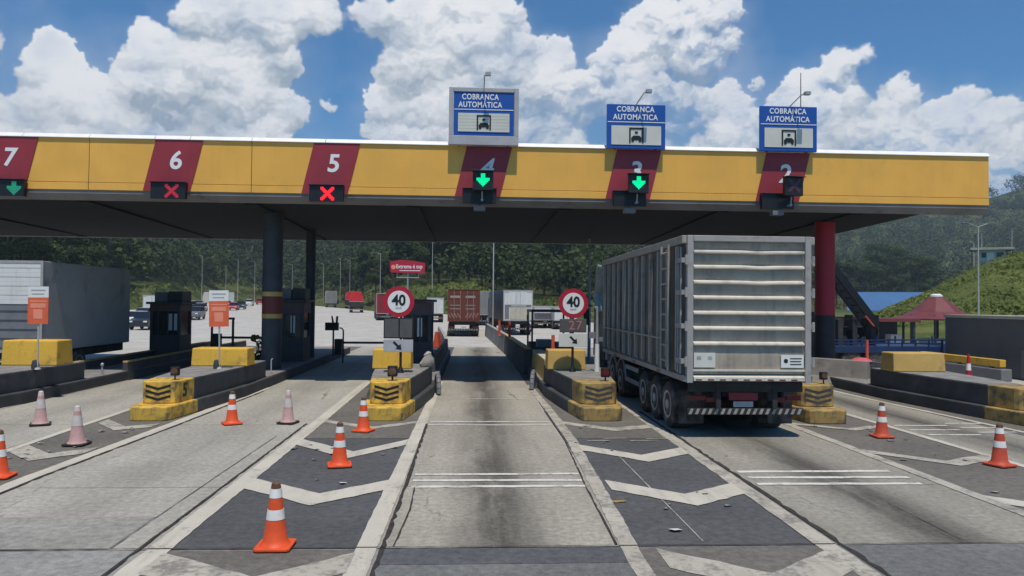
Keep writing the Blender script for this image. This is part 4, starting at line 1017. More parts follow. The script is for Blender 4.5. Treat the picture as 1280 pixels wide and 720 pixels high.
for k in range(7):
    z = 1.99 + k * .318; m = MB(); n = 22; A = []
    for i in range(n + 1):
        x = x0 + .01 + (x1 - x0 - .02) * i / n; dz = (-.016 * math.exp(-((x - .25) ** 2) / .08) * (k > 3)); dy = .004 * math.sin(x * 3 + k) * (k > 2)
        A.append([(x, .08 + dy, z + .05 + dz), (x, -.03 + dy, z + .012 + dz), (x, -.034 + dy, z - .018 + dz), (x, .0 + dy, z - .04 + dz), (x, .08 + dy, z - .04 + dz)])
    vs = [p for r_ in A for p in r_]; w5 = 5
    m.add(vs, [(i * w5 + j, (i + 1) * w5 + j, (i + 1) * w5 + (j + 1) % w5, i * w5 + (j + 1) % w5) for i in range(n) for j in range(w5)] + [tuple(range(w5)), tuple(range(n * w5 + w5 - 1, n * w5 - 1, -1))])
    m.build('gate_rib', 'tail_rib', gate)
m = MB(); m.box(x0, x1, -.02, .03, 1.42, 1.46).build('lower_seam', 'tail_rib', gate)
MB().extr_x([(.06, 1.345), (-.05, 1.30), (-.05, 1.225), (.06, 1.225)], x0 + .01, x1 - .01).build('bottom_sill', 'tail_rib', gate)
m = MB()
for i in range(9):
    a = x0 + .05 + i * (x1 - x0 - .1) / 9; m.box(a, a + .13, -.053, -.0505, 1.235, 1.26)
m.build('reflector_strip', 'red_light', gate)
pl = MB().box(x0 + .02, x0 + .47, -.012, .02, 1.50, 1.80).build('notice_plate', 'sign_cream', gate)
MB().box(x0 + .08, x0 + .17, -.016, -.0125, 1.66, 1.73).box(x0 + .31, x0 + .40, -.016, -.0125, 1.66, 1.73).build('plate_marks', 'text_grey', pl)
pl = MB().box(x1 - .50, x1 - .02, -.012, .02, 1.50, 1.76).build('notice_plate', 'sign_white', gate)
MB().lathe([(.045, -.016), (.045, -.0125)], (x1 - .40, 0, 1.64), 14, axis='Y').box(x1 - .31, x1 - .06, -.016, -.0125, 1.68, 1.70).box(x1 - .31, x1 - .08, -.016, -.0125, 1.62, 1.64).box(x1 - .31, x1 - .07, -.016, -.0125, 1.56, 1.58).build('plate_marks', 'text_black', pl)
m = MB().box(-HWB, x0 - .003, -.04, .10, 1.18, ZT).box(x1 + .003, HWB, -.04, .10, 1.18, ZT).box(x0, x1, -.04, .10, 4.105, ZT)
m.build('rear_frame', 'tail_frame', tp, .012)
for s in (-1, 1):
    for k in range(7): MB().box(s * (HWB + .062) - .003, s * (HWB + .062) + .003, .6 + k * 1.3, .9 + k * 1.3, ZB - .08, ZB - .02).build('reflector_tape', 'red_light' if k % 2 else 'stripe_white', tp)
    MB().box(s * .60 - .05, s * .60 + .05, .10, .40, .64, 1.17).build('bumper_arm', 'chassis', tp)
    MB().box(s * 1.02 - .16, s * 1.02 + .16, .14, .20, .80, .90).build('lamp_cluster', 'red_light', tp, .01)
MB().path([(-.5, .25, 1.1), (-.3, .2, .95), (-.1, .22, 1.05), (.1, .2, .97), (.35, .25, 1.12)], .018).build('air_hose', 'cone_black', tp)
MB().tube((.55, .22, .80), (.55, .22, 1.08), .10, .10, 14).tube((-.62, .22, .78), (-.62, .22, 1.06), .08, .08, 14).build('air_tank', 'chassis', tp)
# running gear
MB().box(-.46, -.32, .3, 9.3, .86, 1.17).box(.32, .46, .3, 9.3, .86, 1.17).box(-.45, .45, .6, .75, .9, 1.1).box(-.45, .45, 4.4, 4.55, .9, 1.1).build('chassis', 'chassis', tp)
MB().box(-1.2, 1.2, .12, .30, .98, 1.20).build('rear_beam', 'chassis', tp, .01)
MB().box(-1.22, -.35, 1.28, 1.36, .38, 1.14).box(.35, 1.22, 1.28, 1.36, .38, 1.14).build('rear_apron', 'chassis', tp)
for y in (1.62, 2.82, 4.02):
    for s in (-1, 1): wheel(tp, s * 1.27, y, .525, .29, s, dual=True)
    MB().tube((-.7, y, .525), (.7, y, .525), .075).build('axle', 'chassis', tp)
    for s in (-1, 1):
        pts = [(y - .62, .86), (y - .45, 1.06), (y, 1.13), (y + .45, 1.06), (y + .58, .9)]
        m = MB()
        for (ya, za), (yb, zb) in zip(pts, pts[1:]): m.add([(s * .72, ya, za), (s * 1.28, ya, za), (s * 1.28, yb, zb), (s * .72, yb, zb), (s * .72, ya, za + .015), (s * 1.28, ya, za + .015), (s * 1.28, yb, zb + .015), (s * .72, yb, zb + .015)], [(0,1,2,3),(7,6,5,4),(0,4,5,1),(1,5,6,2),(2,6,7,3),(3,7,4,0)])
        m.build('mudguard', 'chassis', tp)
for s in (-1, 1): MB().box(s * .98 - .27, s * .98 + .27, .75, .765, .22, .95).build('mudflap', 'rubber', tp)
bp = MB().box(-1.24, 1.24, .16, .26, .50, .635).build('bumper_bar', 'chassis', tp, .01)
m = MB()
for i in range(18):
    a = -1.22 + i * .136; sl = .05 if a < 0 else .05
    m.extr_y([(a, .51), (a + .062, .51), (a + .062 + sl, .625), (a + sl, .625)], .154, .158)
m.build('bumper_stripe', 'stripe_white', bp)
for s in (-1, 1): MB().box(s * .825 - .025, s * .825 + .025, .27, .5, .636, 1.0).build('bumper_bracket', 'chassis', tp)
MB().box(-.36, .26, .17, .19, .80, .96).build('sign_plate', 'truck_maroon', tp); lp = MB().box(-.26, .16, .17, .185, .66, .775).build('licence_plate', 'plate', tp)
MB().box(-.22, .12, .166, .1695, .69, .74).build('plate_characters', 'text_grey', lp)
for s in (-1, 1): MB().box(s * .72 - .13, s * .72 + .13, .155, .19, .76, .86).build('tail_lamp', 'red_light', tp, .01)
m = MB()
for z in (.62, .98): m.box(-1.24, -1.20, 4.75, 6.4, z - .06, z + .06)
m.build('side_guard', 'tail_frame', tp, .008)
m = MB()
for z in (.62, .98): m.box(1.20, 1.24, 4.75, 6.4, z - .06, z + .06)
m.build('side_guard', 'tail_frame', tp, .008)
for y in (7.05, 8.3):
    for s in (-1, 1): wheel(tp, s * 1.25, y, .53, .29, s, dual=True)
    for s in (-1, 1):
        m = MB(); pts = [(y + .66 * math.cos(R(a)), .53 + .62 * math.sin(R(a))) for a in range(15, 166, 15)]
        m.path([(s * 1.22, p[0], p[1]) for p in pts], .03, 8); m.build('mudguard', 'tail_frame', tp, smooth=True)
tr = MB()
n = 10; prof = []
for i in range(n + 1):
    a = i / n; prof.append((LB + .02 + .75 * math.sin(a * 2.6), ZT - .12 - 1.55 * a))
vs = []
for i, (y, z) in enumerate(prof):
    for k in range(9): vs.append((-HWB - .26 + .33 * k + (.05 * rnd.random()), y + .07 * math.sin(k * 2.1 + i), z - .08 * math.sin(k * 1.3)))
tr.add(vs, [(i * 9 + k, i * 9 + k + 1, i * 9 + k + 10, i * 9 + k + 9) for i in range(n) for k in range(8)])
o = tr.build('rolled_tarp', 'tarp', tp, smooth=True); q = o.modifiers.new('thickness', 'SOLIDIFY'); q.thickness = .05
cb = MB(); cb.extr_x([(9.95, .85), (9.95, 3.05), (10.3, 3.45), (11.7, 3.4), (12.2, 2.5), (12.3, .85)], -1.22, 1.22).build('cab', 'cab_dark', tp, .06)
MB().box(-1.0, 1.0, 9.93, 9.945, 1.9, 2.7).build('rear_window', 'glass_dark', tp)
MB().box(-.5, .5, 6.4, 12.1, .55, .85).build('tractor_frame', 'chassis', tp)
for s in (-1, 1): wheel(tp, s * 1.24, 11.3, .52, .3, s)
MB().path([(-1.3, 12.0, 2.7), (-1.52, 12.0, 2.75), (-1.52, 12.0, 2.05)], .025).box(-1.62, -1.42, 11.95, 12.05, 2.0, 2.6).build('mirror', 'chassis', tp)
MB().box(-1.2, -.9, 9.55, 9.85, .9, 1.3).tube((-1.1, 9.7, 1.3), (-1.1, 9.7, 3.3), .08, n=12).build('exhaust_stack', 'steel_pole', tp, smooth=True)
# height post at the island
t = thing('height_sensor_post', 'white post with brackets between ochre block and tipper truck', 'sensor post', (3.58, 20.9, .862))
MB().tube((0, 0, 0), (0, 0, .78), .075, .065, 14).build('lower_post', 'sign_white', t, smooth=True); MB().tube((0, 0, .781), (0, 0, 1.85), .045, .03, 12).build('upper_post', 'steel_pole', t, smooth=True)
MB().box(-.24, -.05, -.06, .06, .95, 1.12).box(.05, .16, -.05, .05, .86, .98).tube((-.2, 0, 1.0), (.14, 0, .9), .02).build('bracket', 'grey_box', t)

# ------------------------------------------------------------------ box trucks and trailers
def truck(name, label, cat, loc, W, L, zb, zt, body_m, rear_m, rear='doors', rz=0, cab=True, cab_m='cab_dark', group=None, zdrop=0):
    t = thing(name, label, cat, loc, R(rz), group); hw = W / 2
    MB().box(-hw, hw, .06, L, zb, zt).build('box_body', body_m, t, .02)
    m = MB().box(-hw - .012, -hw + .07, -.0, .058, zb - .03, zt + .01).box(hw - .07, hw + .012, -.0, .058, zb - .03, zt + .01).box(-hw + .071, hw - .071, .0, .058, zt - .08, zt + .01).box(-hw + .071, hw - .071, 0, .058, zb - .03, zb + .06)
    m.build('rear_frame', 'tail_frame' if rear != 'container' else 'container', t)
    a, b = zb + .061, zt - .081
    if rear == 'doors':
        for s in (-1, 1): d = MB().box(min(s * .006, s * (hw - .072)), max(s * .006, s * (hw - .072)), .015, .057, a, b).build('rear_door', rear_m, t, .01); MB().tube((s * .18, .0, a + .1), (s * .18, .0, b - .1), .02, n=6).build('lock_rod', 'steel_pole', d)
        MB().box(-hw + .1, -hw + .5, .008, .0145, b - .14, b - .08).box(hw - .5, hw - .1, .008, .0145, b - .14, b - .08).build('vent', 'text_grey', t)
    elif rear == 'shutter':
        mid = a + (b - a) * .53; m = MB(); k = 9
        for i in range(k): m.box(-hw + .072, hw - .072, .012 + .008 * (i % 2), .057, mid + (b - mid) * i / k, mid + (b - mid) * (i + 1) / k - .004)
        m.build('rear_door', rear_m, t); m = MB(); m.box(-hw + .072, hw - .072, .03, .057, a, mid - .01)
        for i in range(5): m.box(-hw + .12, hw - .12, .0, .029, a + (mid - a) * (i + .3) / 5, a + (mid - a) * (i + .45) / 5)
        m.build('tail_lift', 'grey_box', t)
    elif rear == 'container':
        for s in (-1, 1):
            m = MB(); w0, w1 = sorted((s * .02, s * (hw - .072))); m.box(w0, w1, .03, .057, a, b); k = 6
            for i in range(k): zc = a + (b - a) * (i + .5) / k; m.box(w0 + .06, w1 - .06, .015, .0295, zc - .12, zc + .06)
            d = m.build('rear_door', rear_m, t)
            m = MB(); zs = a + (b - a) * .10
            for q in range(4): xq = w0 + .1 + q * .26; m.extr_y([(xq, zs), (xq + .1, zs), (xq + .1 + s * .22, zs + .34), (xq + s * .22, zs + .34)], .004, .0145)
            m.build('warning_stripe', 'container_bar', d)
            m = MB()
            for x in (s * .28, s * .78): m.tube((x, .0, a + .05), (x, .0, b - .05), .022, n=6)
            m.build('lock_rod', 'container_bar', d)
            m = MB()
            for zc, hh in ((a + (b - a) * .78, .09), (a + (b - a) * .50, .035), (a + (b - a) * .38, .035)): m.box(w0 + .12, w1 - .3, .006, .0145, zc - hh, zc + hh)
            m.build('marking', 'stripe_white', d)
    elif rear == 'tarp':
        m = MB().box(-hw + .072, hw - .072, .02, .057, a, a + (b - a) * .55).build('tailboard', rear_m, t)
    MB().box(-hw + .25, hw - .25, .2, L, zb - .32, zb - .035).build('chassis', 'chassis', t)
    bb = MB().box(-hw + .04, hw - .04, .06, .16, .48, .64).build('bumper_bar', 'chassis', t)
    m = MB()
    for i in range(12): q = -hw + .08 + i * (W - .16) / 12; m.extr_y([(q, .49), (q + .09, .49), (q + .15, .63), (q + .06, .63)], .053, .058)
    m.build('bumper_stripe', 'stripe_white', bb)
    MB().box(-.2, .2, .1, .12, .7, .80).build('licence_plate', 'plate', t)
    for s in (-1, 1): MB().box(s * (hw - .35) - .14, s * (hw - .35) + .14, .08, .12, .70, .82).build('tail_lamp', 'red_light', t)
    ys = [1.2, 2.4] + ([3.6] if L > 8 else []) + ([L - 1.6] if L > 8 else [])
    for y in ys:
        for s in (-1, 1): wheel(t, s * (hw - .04), y, .5, .28, s, dual=True)
    for s in (-1, 1): MB().box(s * (hw - .3) - .26, s * (hw - .3) + .26, .55, .565, .25, .85).build('mudflap', 'rubber', t)
    if cab:
        MB().extr_x([(L + .25, .7), (L + .25, min(zt, 3.3)), (L + 1.6, min(zt, 3.3)), (L + 2.1, 2.1), (L + 2.15, .7)], -hw + .05, hw - .05).build('cab', cab_m, t, .06)
        for s in (-1, 1): wheel(t, s * (hw - .06), L + 1.2, .5, .3, s)
    return t
truck('box_trailer', 'dark grey box trailer with white rear shutter at the left edge', 'trailer', (-15.13, 24.45, .02), 2.66, 6.1, 1.05, 3.98, 'box_grey', 'van_white', 'shutter', cab=False)
truck('container_truck', 'rust red container truck with striped bumper leaving the central lane', 'truck', (-.66, 60, .02), 2.6, 12.2, 1.25, 3.85, 'container', 'container', 'container', 1.5)
truck('box_truck', 'white rear box truck with grey curtain sides right of the container truck', 'truck', (3.95, 63, .02), 2.55, 13, 1.25, 3.87, 'box_grey_light', 'van_white', 'doors', 4.0)
bt = [o for o in col.objects if o.get('label', '').startswith('white rear box truck')][0]
MB().box(-1.14, 1.14, -.004, .012, 2.42, 2.62).box(-1.14, -.78, -.004, .012, 1.40, 2.41).build('dark_strip', 'grey_box', bt); MB().box(-.72, 1.1, -.006, .012, 1.36, 2.34).build('lower_panel', 'cream', bt)
MB().box(-.6, .7, -.012, -.0045, 2.47, 2.57).build('lettering_strip', 'cream', bt); MB().box(.75, .95, -.012, -.0065, 1.36, 1.75).build('panel_mark', 'black', bt)
truck('curtain_truck', 'grey curtain sided truck ahead of the white rear box truck', 'truck', (1.9, 84, .15), 2.6, 13, 1.25, 3.9, 'box_grey_light', 'box_grey_light', 'doors', 6)
truck('box_truck', 'small pale box truck seen between left speed sign and container truck', 'truck', (-4.55, 92, .25), 2.1, 6, 1.1, 3.1, 'van_white', 'van_white', 'doors', 4)
truck('box_truck', 'low white van body beyond the display reading 27', 'truck', (7.8, 78, .1), 2.5, 7, .9, 2.35, 'van_white', 'van_white', 'shutter', 2, cab_m='van_white')
truck('box_truck', 'white fronted truck behind the right speed sign', 'truck', (9.7, 76, .1), 2.4, 7, .9, 2.3, 'van_white', 'van_white', 'doors', 2, cab_m='van_white')
truck('tarp_truck', 'dark red tarpaulin truck half hidden behind the left speed sign', 'truck', (-11.0, 97, .32), 2.9, 11, .9, 3.55, 'truck_maroon', 'truck_maroon', 'tarp', 9, cab_m='truck_maroon')
def dump(name, label, loc, rz, m1, s=1.0):
    t = thing(name, label, 'truck', loc, R(rz), 'red tipper trucks driving away'); 
    MB().extr_y([(-1.25, 1.9), (1.25, 1.9), (1.25, 2.7), (.75, 3.75), (-.75, 3.75), (-1.25, 2.7)], .1, 6.2).build('covered_body', m1, t, .05)
    MB().box(-1.25, 1.25, .02, .098, .95, 1.9).build('tailboard', 'chassis', t); MB().box(-1.27, 1.27, .0, .1, 1.91, 2.02).build('edge_strip', 'stripe_white', t)
    MB().box(-1.2, 1.2, .101, 6.2, .95, 1.89).build('lower_body', 'chassis', t); MB().box(-1.2, 1.2, .05, .2, .45, .62).build('bumper_bar', 'stripe_white', t)
    for y in (1.2, 2.5):
        for q in (-1, 1): wheel(t, q * 1.2, y, .5, .28, q, dual=True)
    MB().extr_x([(6.4, .7), (6.4, 2.9), (7.6, 2.9), (8.1, 2.0), (8.1, .7)], -1.15, 1.15).build('cab', 'truck_red', t, .05)
    for q in (-1, 1): wheel(t, q * 1.15, 7.3, .5, .3, q)
dump('tipper_truck', 'bright red covered tipper truck on the open road left of centre', (-20.6, 133, .78), 10, 'truck_red')
dump('tipper_truck', 'duller red covered tipper truck just beyond the bright red one', (-27.2, 168, 1.2), 12, 'truck_red')
truck('box_truck', 'white and grey box truck far along the road, left of the red trucks', 'truck', (-33.6, 178, 1.3), 2.6, 7, 1.0, 3.9, 'van_white', 'box_grey_light', 'doors', 12)
truck('box_truck', 'white box truck parked far off right of the orange notice board', 'truck', (-58.6, 182, 1.4), 2.6, 6, .8, 3.4, 'van_white', 'van_white', 'doors', 60, cab_m='van_white')
truck('box_truck', 'white box truck in the distant queue beside the box trailer', 'truck', (-40.5, 96, .35), 2.4, 6, .9, 3.0, 'van_white', 'van_white', 'doors', 20, cab_m='van_white')

# ------------------------------------------------------------------ cars
def car(label, paint, suv=False):
    t = thing('parked_car', label, 'car', (0, 0, 0), 0, 'cars queued on the far road')
    h = .15 if suv else 0
    lo = [(-2.05, .30), (-2.1, .55), (-2.05, .82 + h), (-1.2, .90 + h), (1.05, .90 + h), (2.0, .74 + h), (2.1, .5), (2.05, .30)]
    MB().extr_x([(y, z) for y, z in lo], -.86, .86).build('body', 'car_' + paint, t, .07, seg=3)
    cbp = [(-1.75, .90 + h), (-1.35 if not suv else -1.75, 1.42 + h), (.05, 1.46 + h), (.95, .90 + h)]
    m = MB(); b = [( -.80, y, z) for y, z in cbp]; tp_ = [(-.80, cbp[0]), (-.64, cbp[1]), (-.64, cbp[2]), (-.80, cbp[3])]
    vs = [(x, y, z) for x, (y, z) in tp_] + [(-x, y, z) for x, (y, z) in tp_]
    m.add(vs, [(0,1,2,3),(7,6,5,4),(0,4,5,1),(2,6,7,3),(3,7,4,0)])
    m.build('windows', 'glass_dark', t, .02)
    MB().add([(-.65, cbp[1][0] - .02, cbp[1][1] + .003), (.65, cbp[1][0] - .02, cbp[1][1] + .003), (.65, cbp[2][0] + .02, cbp[2][1] + .003), (-.65, cbp[2][0] + .02, cbp[2][1] + .003), (-.62, cbp[1][0] + .05, cbp[1][1] + .05), (.62, cbp[1][0] + .05, cbp[1][1] + .05), (.62, cbp[2][0] - .1, cbp[2][1] + .04), (-.62, cbp[2][0] - .1, cbp[2][1] + .04)], [(0,3,2,1),(4,5,6,7),(0,1,5,4),(1,2,6,5),(2,3,7,6),(3,0,4,7)]).build('roof', 'car_' + paint, t)
    for y in (-1.3, 1.3):
        for s in (-1, 1): MB().lathe([(.2, 0), (.31, .01), (.32, .05), (.32, .2), (.2, .21)], (-.105, 0, 0), 16, axis='X').build('wheel', 'rubber', t, loc=(s * .78, y, .32), smooth=True)
    for s in (-1, 1): MB().box(s * .66 - .13, s * .66 + .13, -2.125, -2.06, .62 + h, .76 + h).build('tail_lamp', 'red_light', t); MB().box(s * .62 - .16, s * .62 + .16, 2.02, 2.115, .55 + h, .68 + h).build('headlight', 'sign_white', t)
    MB().box(-.25, .25, -2.13, -2.10, .45, .56).build('licence_plate', 'plate', t)
    return t
protos = {}
def put_car(paint, x, y, rz, label, suv=False):
    z = float(base_z(x, y)) + .03
    if (paint, suv) not in protos:
        c = protos[(paint, suv)] = car(label, paint, suv); c.location = (x, y, z); c.rotation_euler = (0, 0, R(rz)); return
    place(protos[(paint, suv)], (x, y, z), label, R(rz))
def car_px(paint, u, d, rz, label, suv=False):
    v = px_dir(u, 376); a = math.atan2(v.x, v.y); put_car(paint, d * math.sin(a), d * math.cos(a), rz, label, suv)
car_px('white', 171, 84, 185, 'white car nearest the box trailer, in the gap beside its front end')
car_px('black', 183, 76, 185, 'black car facing the plaza between box trailer and booth', True)
car_px('silver', 180, 100, 182, 'silver car behind the white car by the box trailer')
car_px('white', 233, 118, 188, 'white car under the highest row of cars right of the booth roof', True)
car_px('grey', 244, 101, 188, 'grey car nearest the camera right of the booth roof', True)
car_px('white', 235, 104, 186, 'white car beside the grey one right of the booth roof')
car_px('black', 246, 124, 186, 'black car between white cars right of the booth roof', True)
car_px('silver', 228, 138, 190, 'silver car half behind the booth roof unit')
car_px('white', 251, 140, 190, 'white car touching the left side of the orange notice board')
car_px('white', 238, 158, 190, 'white car in the farthest row beside the booth roof unit', True)
car_px('black', 230, 166, 190, 'black car in the farthest row beside the booth roof unit')
car_px('red', 292, 150, 190, 'dark red car at the right edge of the orange notice board')
car_px('black', 301, 158, 190, 'black car just right of the dark red one', True)
car_px('white', 283, 176, 190, 'white car behind the top of the orange notice board')
car_px('silver', 249, 176, 190, 'silver car in the farthest row left of the orange notice board')
car_px('white', 312, 196, 10, 'lone white car on the road left of the thick column', True)
car_px('red', 325, 214, 10, 'lone red car at the edge of the thick column', True)
car_px('white', 358, 205, 12, 'white car far off between the two canopy columns')
car_px('silver', 366, 216, 12, 'silver car far off between the two canopy columns')
# ------------------------------------------------------------------ foliage
def leaf_mat(name, dark, light, s1, s2, warm=(.11, .12, .03)):
    m = bpy.data.materials.new(name); m.use_nodes = True
    t = NT(m.node_tree); b = t.n['Principled BSDF']; tc = t.new('ShaderNodeTexCoord'); v = tc.outputs['Object']
    gi = t.new('ShaderNodeNewGeometry'); oi = t.new('ShaderNodeObjectInfo')
    n = t.noise(v, s1, 4, .6); n2 = t.noise(v, s2, 3, .6)
    c = t.mix(t.ramp(n, .3, .7), dark, light)
    c = t.mix(t.ramp(n2, .5, .75, 0, .6), c, warm)
    k = t.math('ADD', t.math('MULTIPLY', gi.outputs['Random Per Island'], .7), t.math('MULTIPLY', oi.outputs['Random'], .5))
    c = t.mix(1.0, c, t.mix(k, (.70, .70, .70), (1.22, 1.22, 1.16)), 'MULTIPLY')
    t.l.new(c, b.inputs['Base Color']); b.inputs['Roughness'].default_value = .75; b.inputs['Specular IOR Level'].default_value = .2
    tr = t.new('ShaderNodeBsdfTranslucent'); t.l.new(t.mix(1.0, c, (1.3, 1.5, .6), 'MULTIPLY'), tr.inputs[0])
    mx = t.new('ShaderNodeMixShader'); mx.inputs[0].default_value = .22
    t.l.new(b.outputs[0], mx.inputs[1]); t.l.new(tr.outputs[0], mx.inputs[2]); t.l.new(mx.outputs[0], t.n['Material Output'].inputs[0])
    return m
M['leaf_forest'] = leaf_mat('leaf_forest', (.014, .026, .011), (.050, .076, .026), .11, .035, (.075, .082, .030))
M['leaf_tree'] = leaf_mat('leaf_tree', (.018, .034, .012), (.055, .088, .026), .35, .12, (.085, .105, .030))
M['leaf_grass'] = leaf_mat('leaf_grass', (.070, .100, .022), (.150, .180, .045), .12, .05, (.21, .20, .07))
def quads(P, N, S, name, material, parent=None, aspect=1.5):
    """P centres, N normals, S sizes -> one mesh of small pointed leaf faces"""
    n = len(P); N = N / np.linalg.norm(N, axis=1, keepdims=True)
    r = nrng.normal(size=(n, 3)); T = np.cross(N, r); T /= np.linalg.norm(T, axis=1, keepdims=True); B = np.cross(N, T)
    S = S[:, None]; k = nrng.uniform(.5, 1.2, (n, 4, 1))
    V = np.stack([P + T * S * .5 * k[:, 0] * aspect, P + B * S * .45 * k[:, 1], P - T * S * .5 * k[:, 2] * aspect, P - B * S * .45 * k[:, 3]], 1).reshape(-1, 3)
    me = bpy.data.meshes.new(name); me.vertices.add(4 * n); me.vertices.foreach_set('co', V.ravel().astype(np.float32))
    me.loops.add(4 * n); me.loops.foreach_set('vertex_index', np.arange(4 * n, dtype=np.int32))
    me.polygons.add(n); me.polygons.foreach_set('loop_start', np.arange(0, 4 * n, 4, dtype=np.int32)); me.polygons.foreach_set('loop_total', np.full(n, 4, np.int32))
    me.update(calc_edges=True); me.materials.append(M[material])
    o = bpy.data.objects.new(name, me); col.objects.link(o)
    if parent is not None: o.parent = parent
    return o
def crown_points(n, lobes):
    """points on and inside a heap of uneven lobes: (x,y,z,r)"""
    L = np.array(lobes); w = L[:, 3] ** 2; idx = nrng.choice(len(L), n, p=w / w.sum())
    d = nrng.normal(size=(n, 3)); d[:, 2] = np.abs(d[:, 2]) * nrng.choice([1, 1, 1, -.6], n); d /= np.linalg.norm(d, axis=1, keepdims=True)
    rad = L[idx, 3] * nrng.uniform(.55, 1.08, n)
    P = L[idx, :3] + d * rad[:, None] * np.array([1, 1, .85])
    N = d + nrng.normal(size=(n, 3)) * .55 + np.array([0, 0, .35])
    return P, N
def make_tree(label, seed, H=11, spread=3.6, n=3000, size=.40):
    rr = random.Random(seed); t = thing('forest_tree', label, 'tree', (0, 0, 0), 0, 'trees at the edge of the forest')
    lobes = []; tk = MB(); base = H * rr.uniform(.26, .36)
    pts = [(0, 0, -.5), (rr.uniform(-.2, .2), rr.uniform(-.2, .2), base), (rr.uniform(-.5, .5), rr.uniform(-.5, .5), H * .72)]
    rads = [.26, .19, .07]
    for i in range(2): tk.tube(pts[i], pts[i + 1], rads[i], rads[i + 1], 8)
    for k in range(rr.randint(8, 11)):
        a = rr.uniform(0, 6.28); q = rr.random() ** .6; hh = base + (H - base) * rr.uniform(.18, .88); rx = spread * q * (1 - .45 * abs((hh - base) / (H - base) - .45))
        p = (rx * math.cos(a), rx * math.sin(a), hh); r = spread * rr.uniform(.30, .52); lobes.append((*p, r))
        f = rr.uniform(.3, .9); s0 = [pts[1][j] + (pts[2][j] - pts[1][j]) * f * .8 for j in range(3)]
        tk.tube(s0, p, .08, .03, 6)
    lobes.append((pts[2][0], pts[2][1], H * .86, spread * .42))
    P, N = crown_points(n, lobes)
    quads(P, N, nrng.uniform(.6, 1.4, n) * size, 'crown', 'leaf_tree', t)
    tk.build('trunk', 'bark', t, smooth=True)
    return t
TREES = [make_tree('x', 3, 11, 3.6), make_tree('x', 8, 13.5, 3.9, 3400), make_tree('x', 15, 9, 3.3, 2600), make_tree('x', 21, 12, 3.0, 2800), make_tree('x', 33, 14.5, 4.6, 4200, .42)]
used = [False] * 5
def put_tree(k, x, y, s, label):
    z = float(terrain_z(x, y)) - .1
    if not used[k]: t = TREES[k]; used[k] = True
    else: t = copy_tree(TREES[k])
    t.location = (x, y, z); t.rotation_euler = (0, 0, rnd.uniform(0, 6.28)); t.scale = (s, s, s * rnd.uniform(.92, 1.1)); t['label'] = label
def azd(px, d):
    v = px_dir(px, 376); a = math.atan2(v.x, v.y); return d * math.sin(a), d * math.cos(a)
for k in range(5): TREES[k]['group'] = 'trees at the edge of the forest'
TL = 'leafy green tree on the hillside behind the box trailer and left booth'
TC = 'leafy green tree in the dark wood behind the central lane trucks'
TR = 'rounded green tree at the mountain foot right of the red column'
for (px, d, s) in ((8, 128, 1.0), (30, 140, 1.1), (52, 134, .95), (70, 150, 1.15), (88, 140, 1.0), (104, 158, 1.1), (118, 146, .9), (130, 168, 1.2), (146, 180, 1.15), (40, 165, 1.2), (62, 176, 1.3), (-30, 135, 1.1), (-60, 150, 1.2), (96, 184, 1.3), (18, 172, 1.3), (160, 205, 1.2), (172, 225, 1.2)): put_tree(rnd.randrange(5), *azd(px, d), s, TL)
for (px, d, s) in ((470, 178, .9), (492, 182, 1.05), (512, 176, 1.1), (535, 168, 1.0), (548, 176, 1.2), (566, 170, 1.1), (585, 165, 1.15), (602, 172, 1.25), (622, 166, 1.1), (640, 172, 1.2), (660, 168, 1.0), (680, 175, 1.2), (700, 170, 1.1), (722, 178, 1.2), (745, 174, 1.1), (452, 200, 1.0), (430, 220, 1.1), (768, 172, 1.2), (790, 178, 1.0)): put_tree(rnd.randrange(5), *azd(px, d), s, TC)
for (px, d, s) in ((1046, 262, 1.2), (1062, 270, 1.3), (1080, 266, 1.1), (1096, 276, 1.4), (1112, 282, 1.2), (1128, 272, 1.1), (1145, 285, 1.3), (1160, 280, 1.0), (1072, 300, 1.5), (1104, 310, 1.6), (1055, 245, .8), (1180, 290, 1.1)): put_tree(rnd.randrange(5), *azd(px, d), s, TR)

# the wood itself: crowns too many to count, thinning in size with distance
def forest():
    Ps, Ns, Ss = [], [], []
    n = 8500; az = nrng.uniform(-52, 56, n)
    d0 = interp(DSTART, az) + 24; D = interp(RIDGE, az, 2) * 1.12
    # more trees near: spacing uniform in picture height
    u = nrng.uniform(0, 1, n); d = d0 * (D / d0) ** (u ** .8)
    x = d * np.sin(np.radians(az)); y = d * np.cos(np.radians(az)); z = terrain_z(x, y)
    H = nrng.uniform(7.5, 14.5, n) * (.8 + .5 * smooth((d - 200) / 500)); W = H * nrng.uniform(.26, .42, n)
    k = 72
    i = np.repeat(np.arange(n), k); m = n * k
    v = nrng.normal(size=(m, 3)); v[:, 2] = np.abs(v[:, 2]) * nrng.choice([1, 1, -.5], m); v /= np.linalg.norm(v, axis=1, keepdims=True)
    rad = nrng.uniform(.6, 1.1, m)
    lob = 1 + .28 * np.sin(v[:, 0] * 5 + i) * np.sin(v[:, 1] * 6 + i * 1.7)
    P = np.stack([x[i] + v[:, 0] * W[i] * rad * lob, y[i] + v[:, 1] * W[i] * rad * lob, z[i] + H[i] * .60 + v[:, 2] * H[i] * .40 * rad * lob], 1)
    N = v + nrng.normal(size=(m, 3)) * .5 + np.array([0, 0, .4])
    S = nrng.uniform(.7, 1.5, m) * H[i] * .098
    o = quads(P, N, S, 'forest', 'leaf_forest', aspect=1.2)
    tag(o, 'dark green wooded hills and mountain rising behind the toll plaza', 'forest', kind='stuff')
forest()
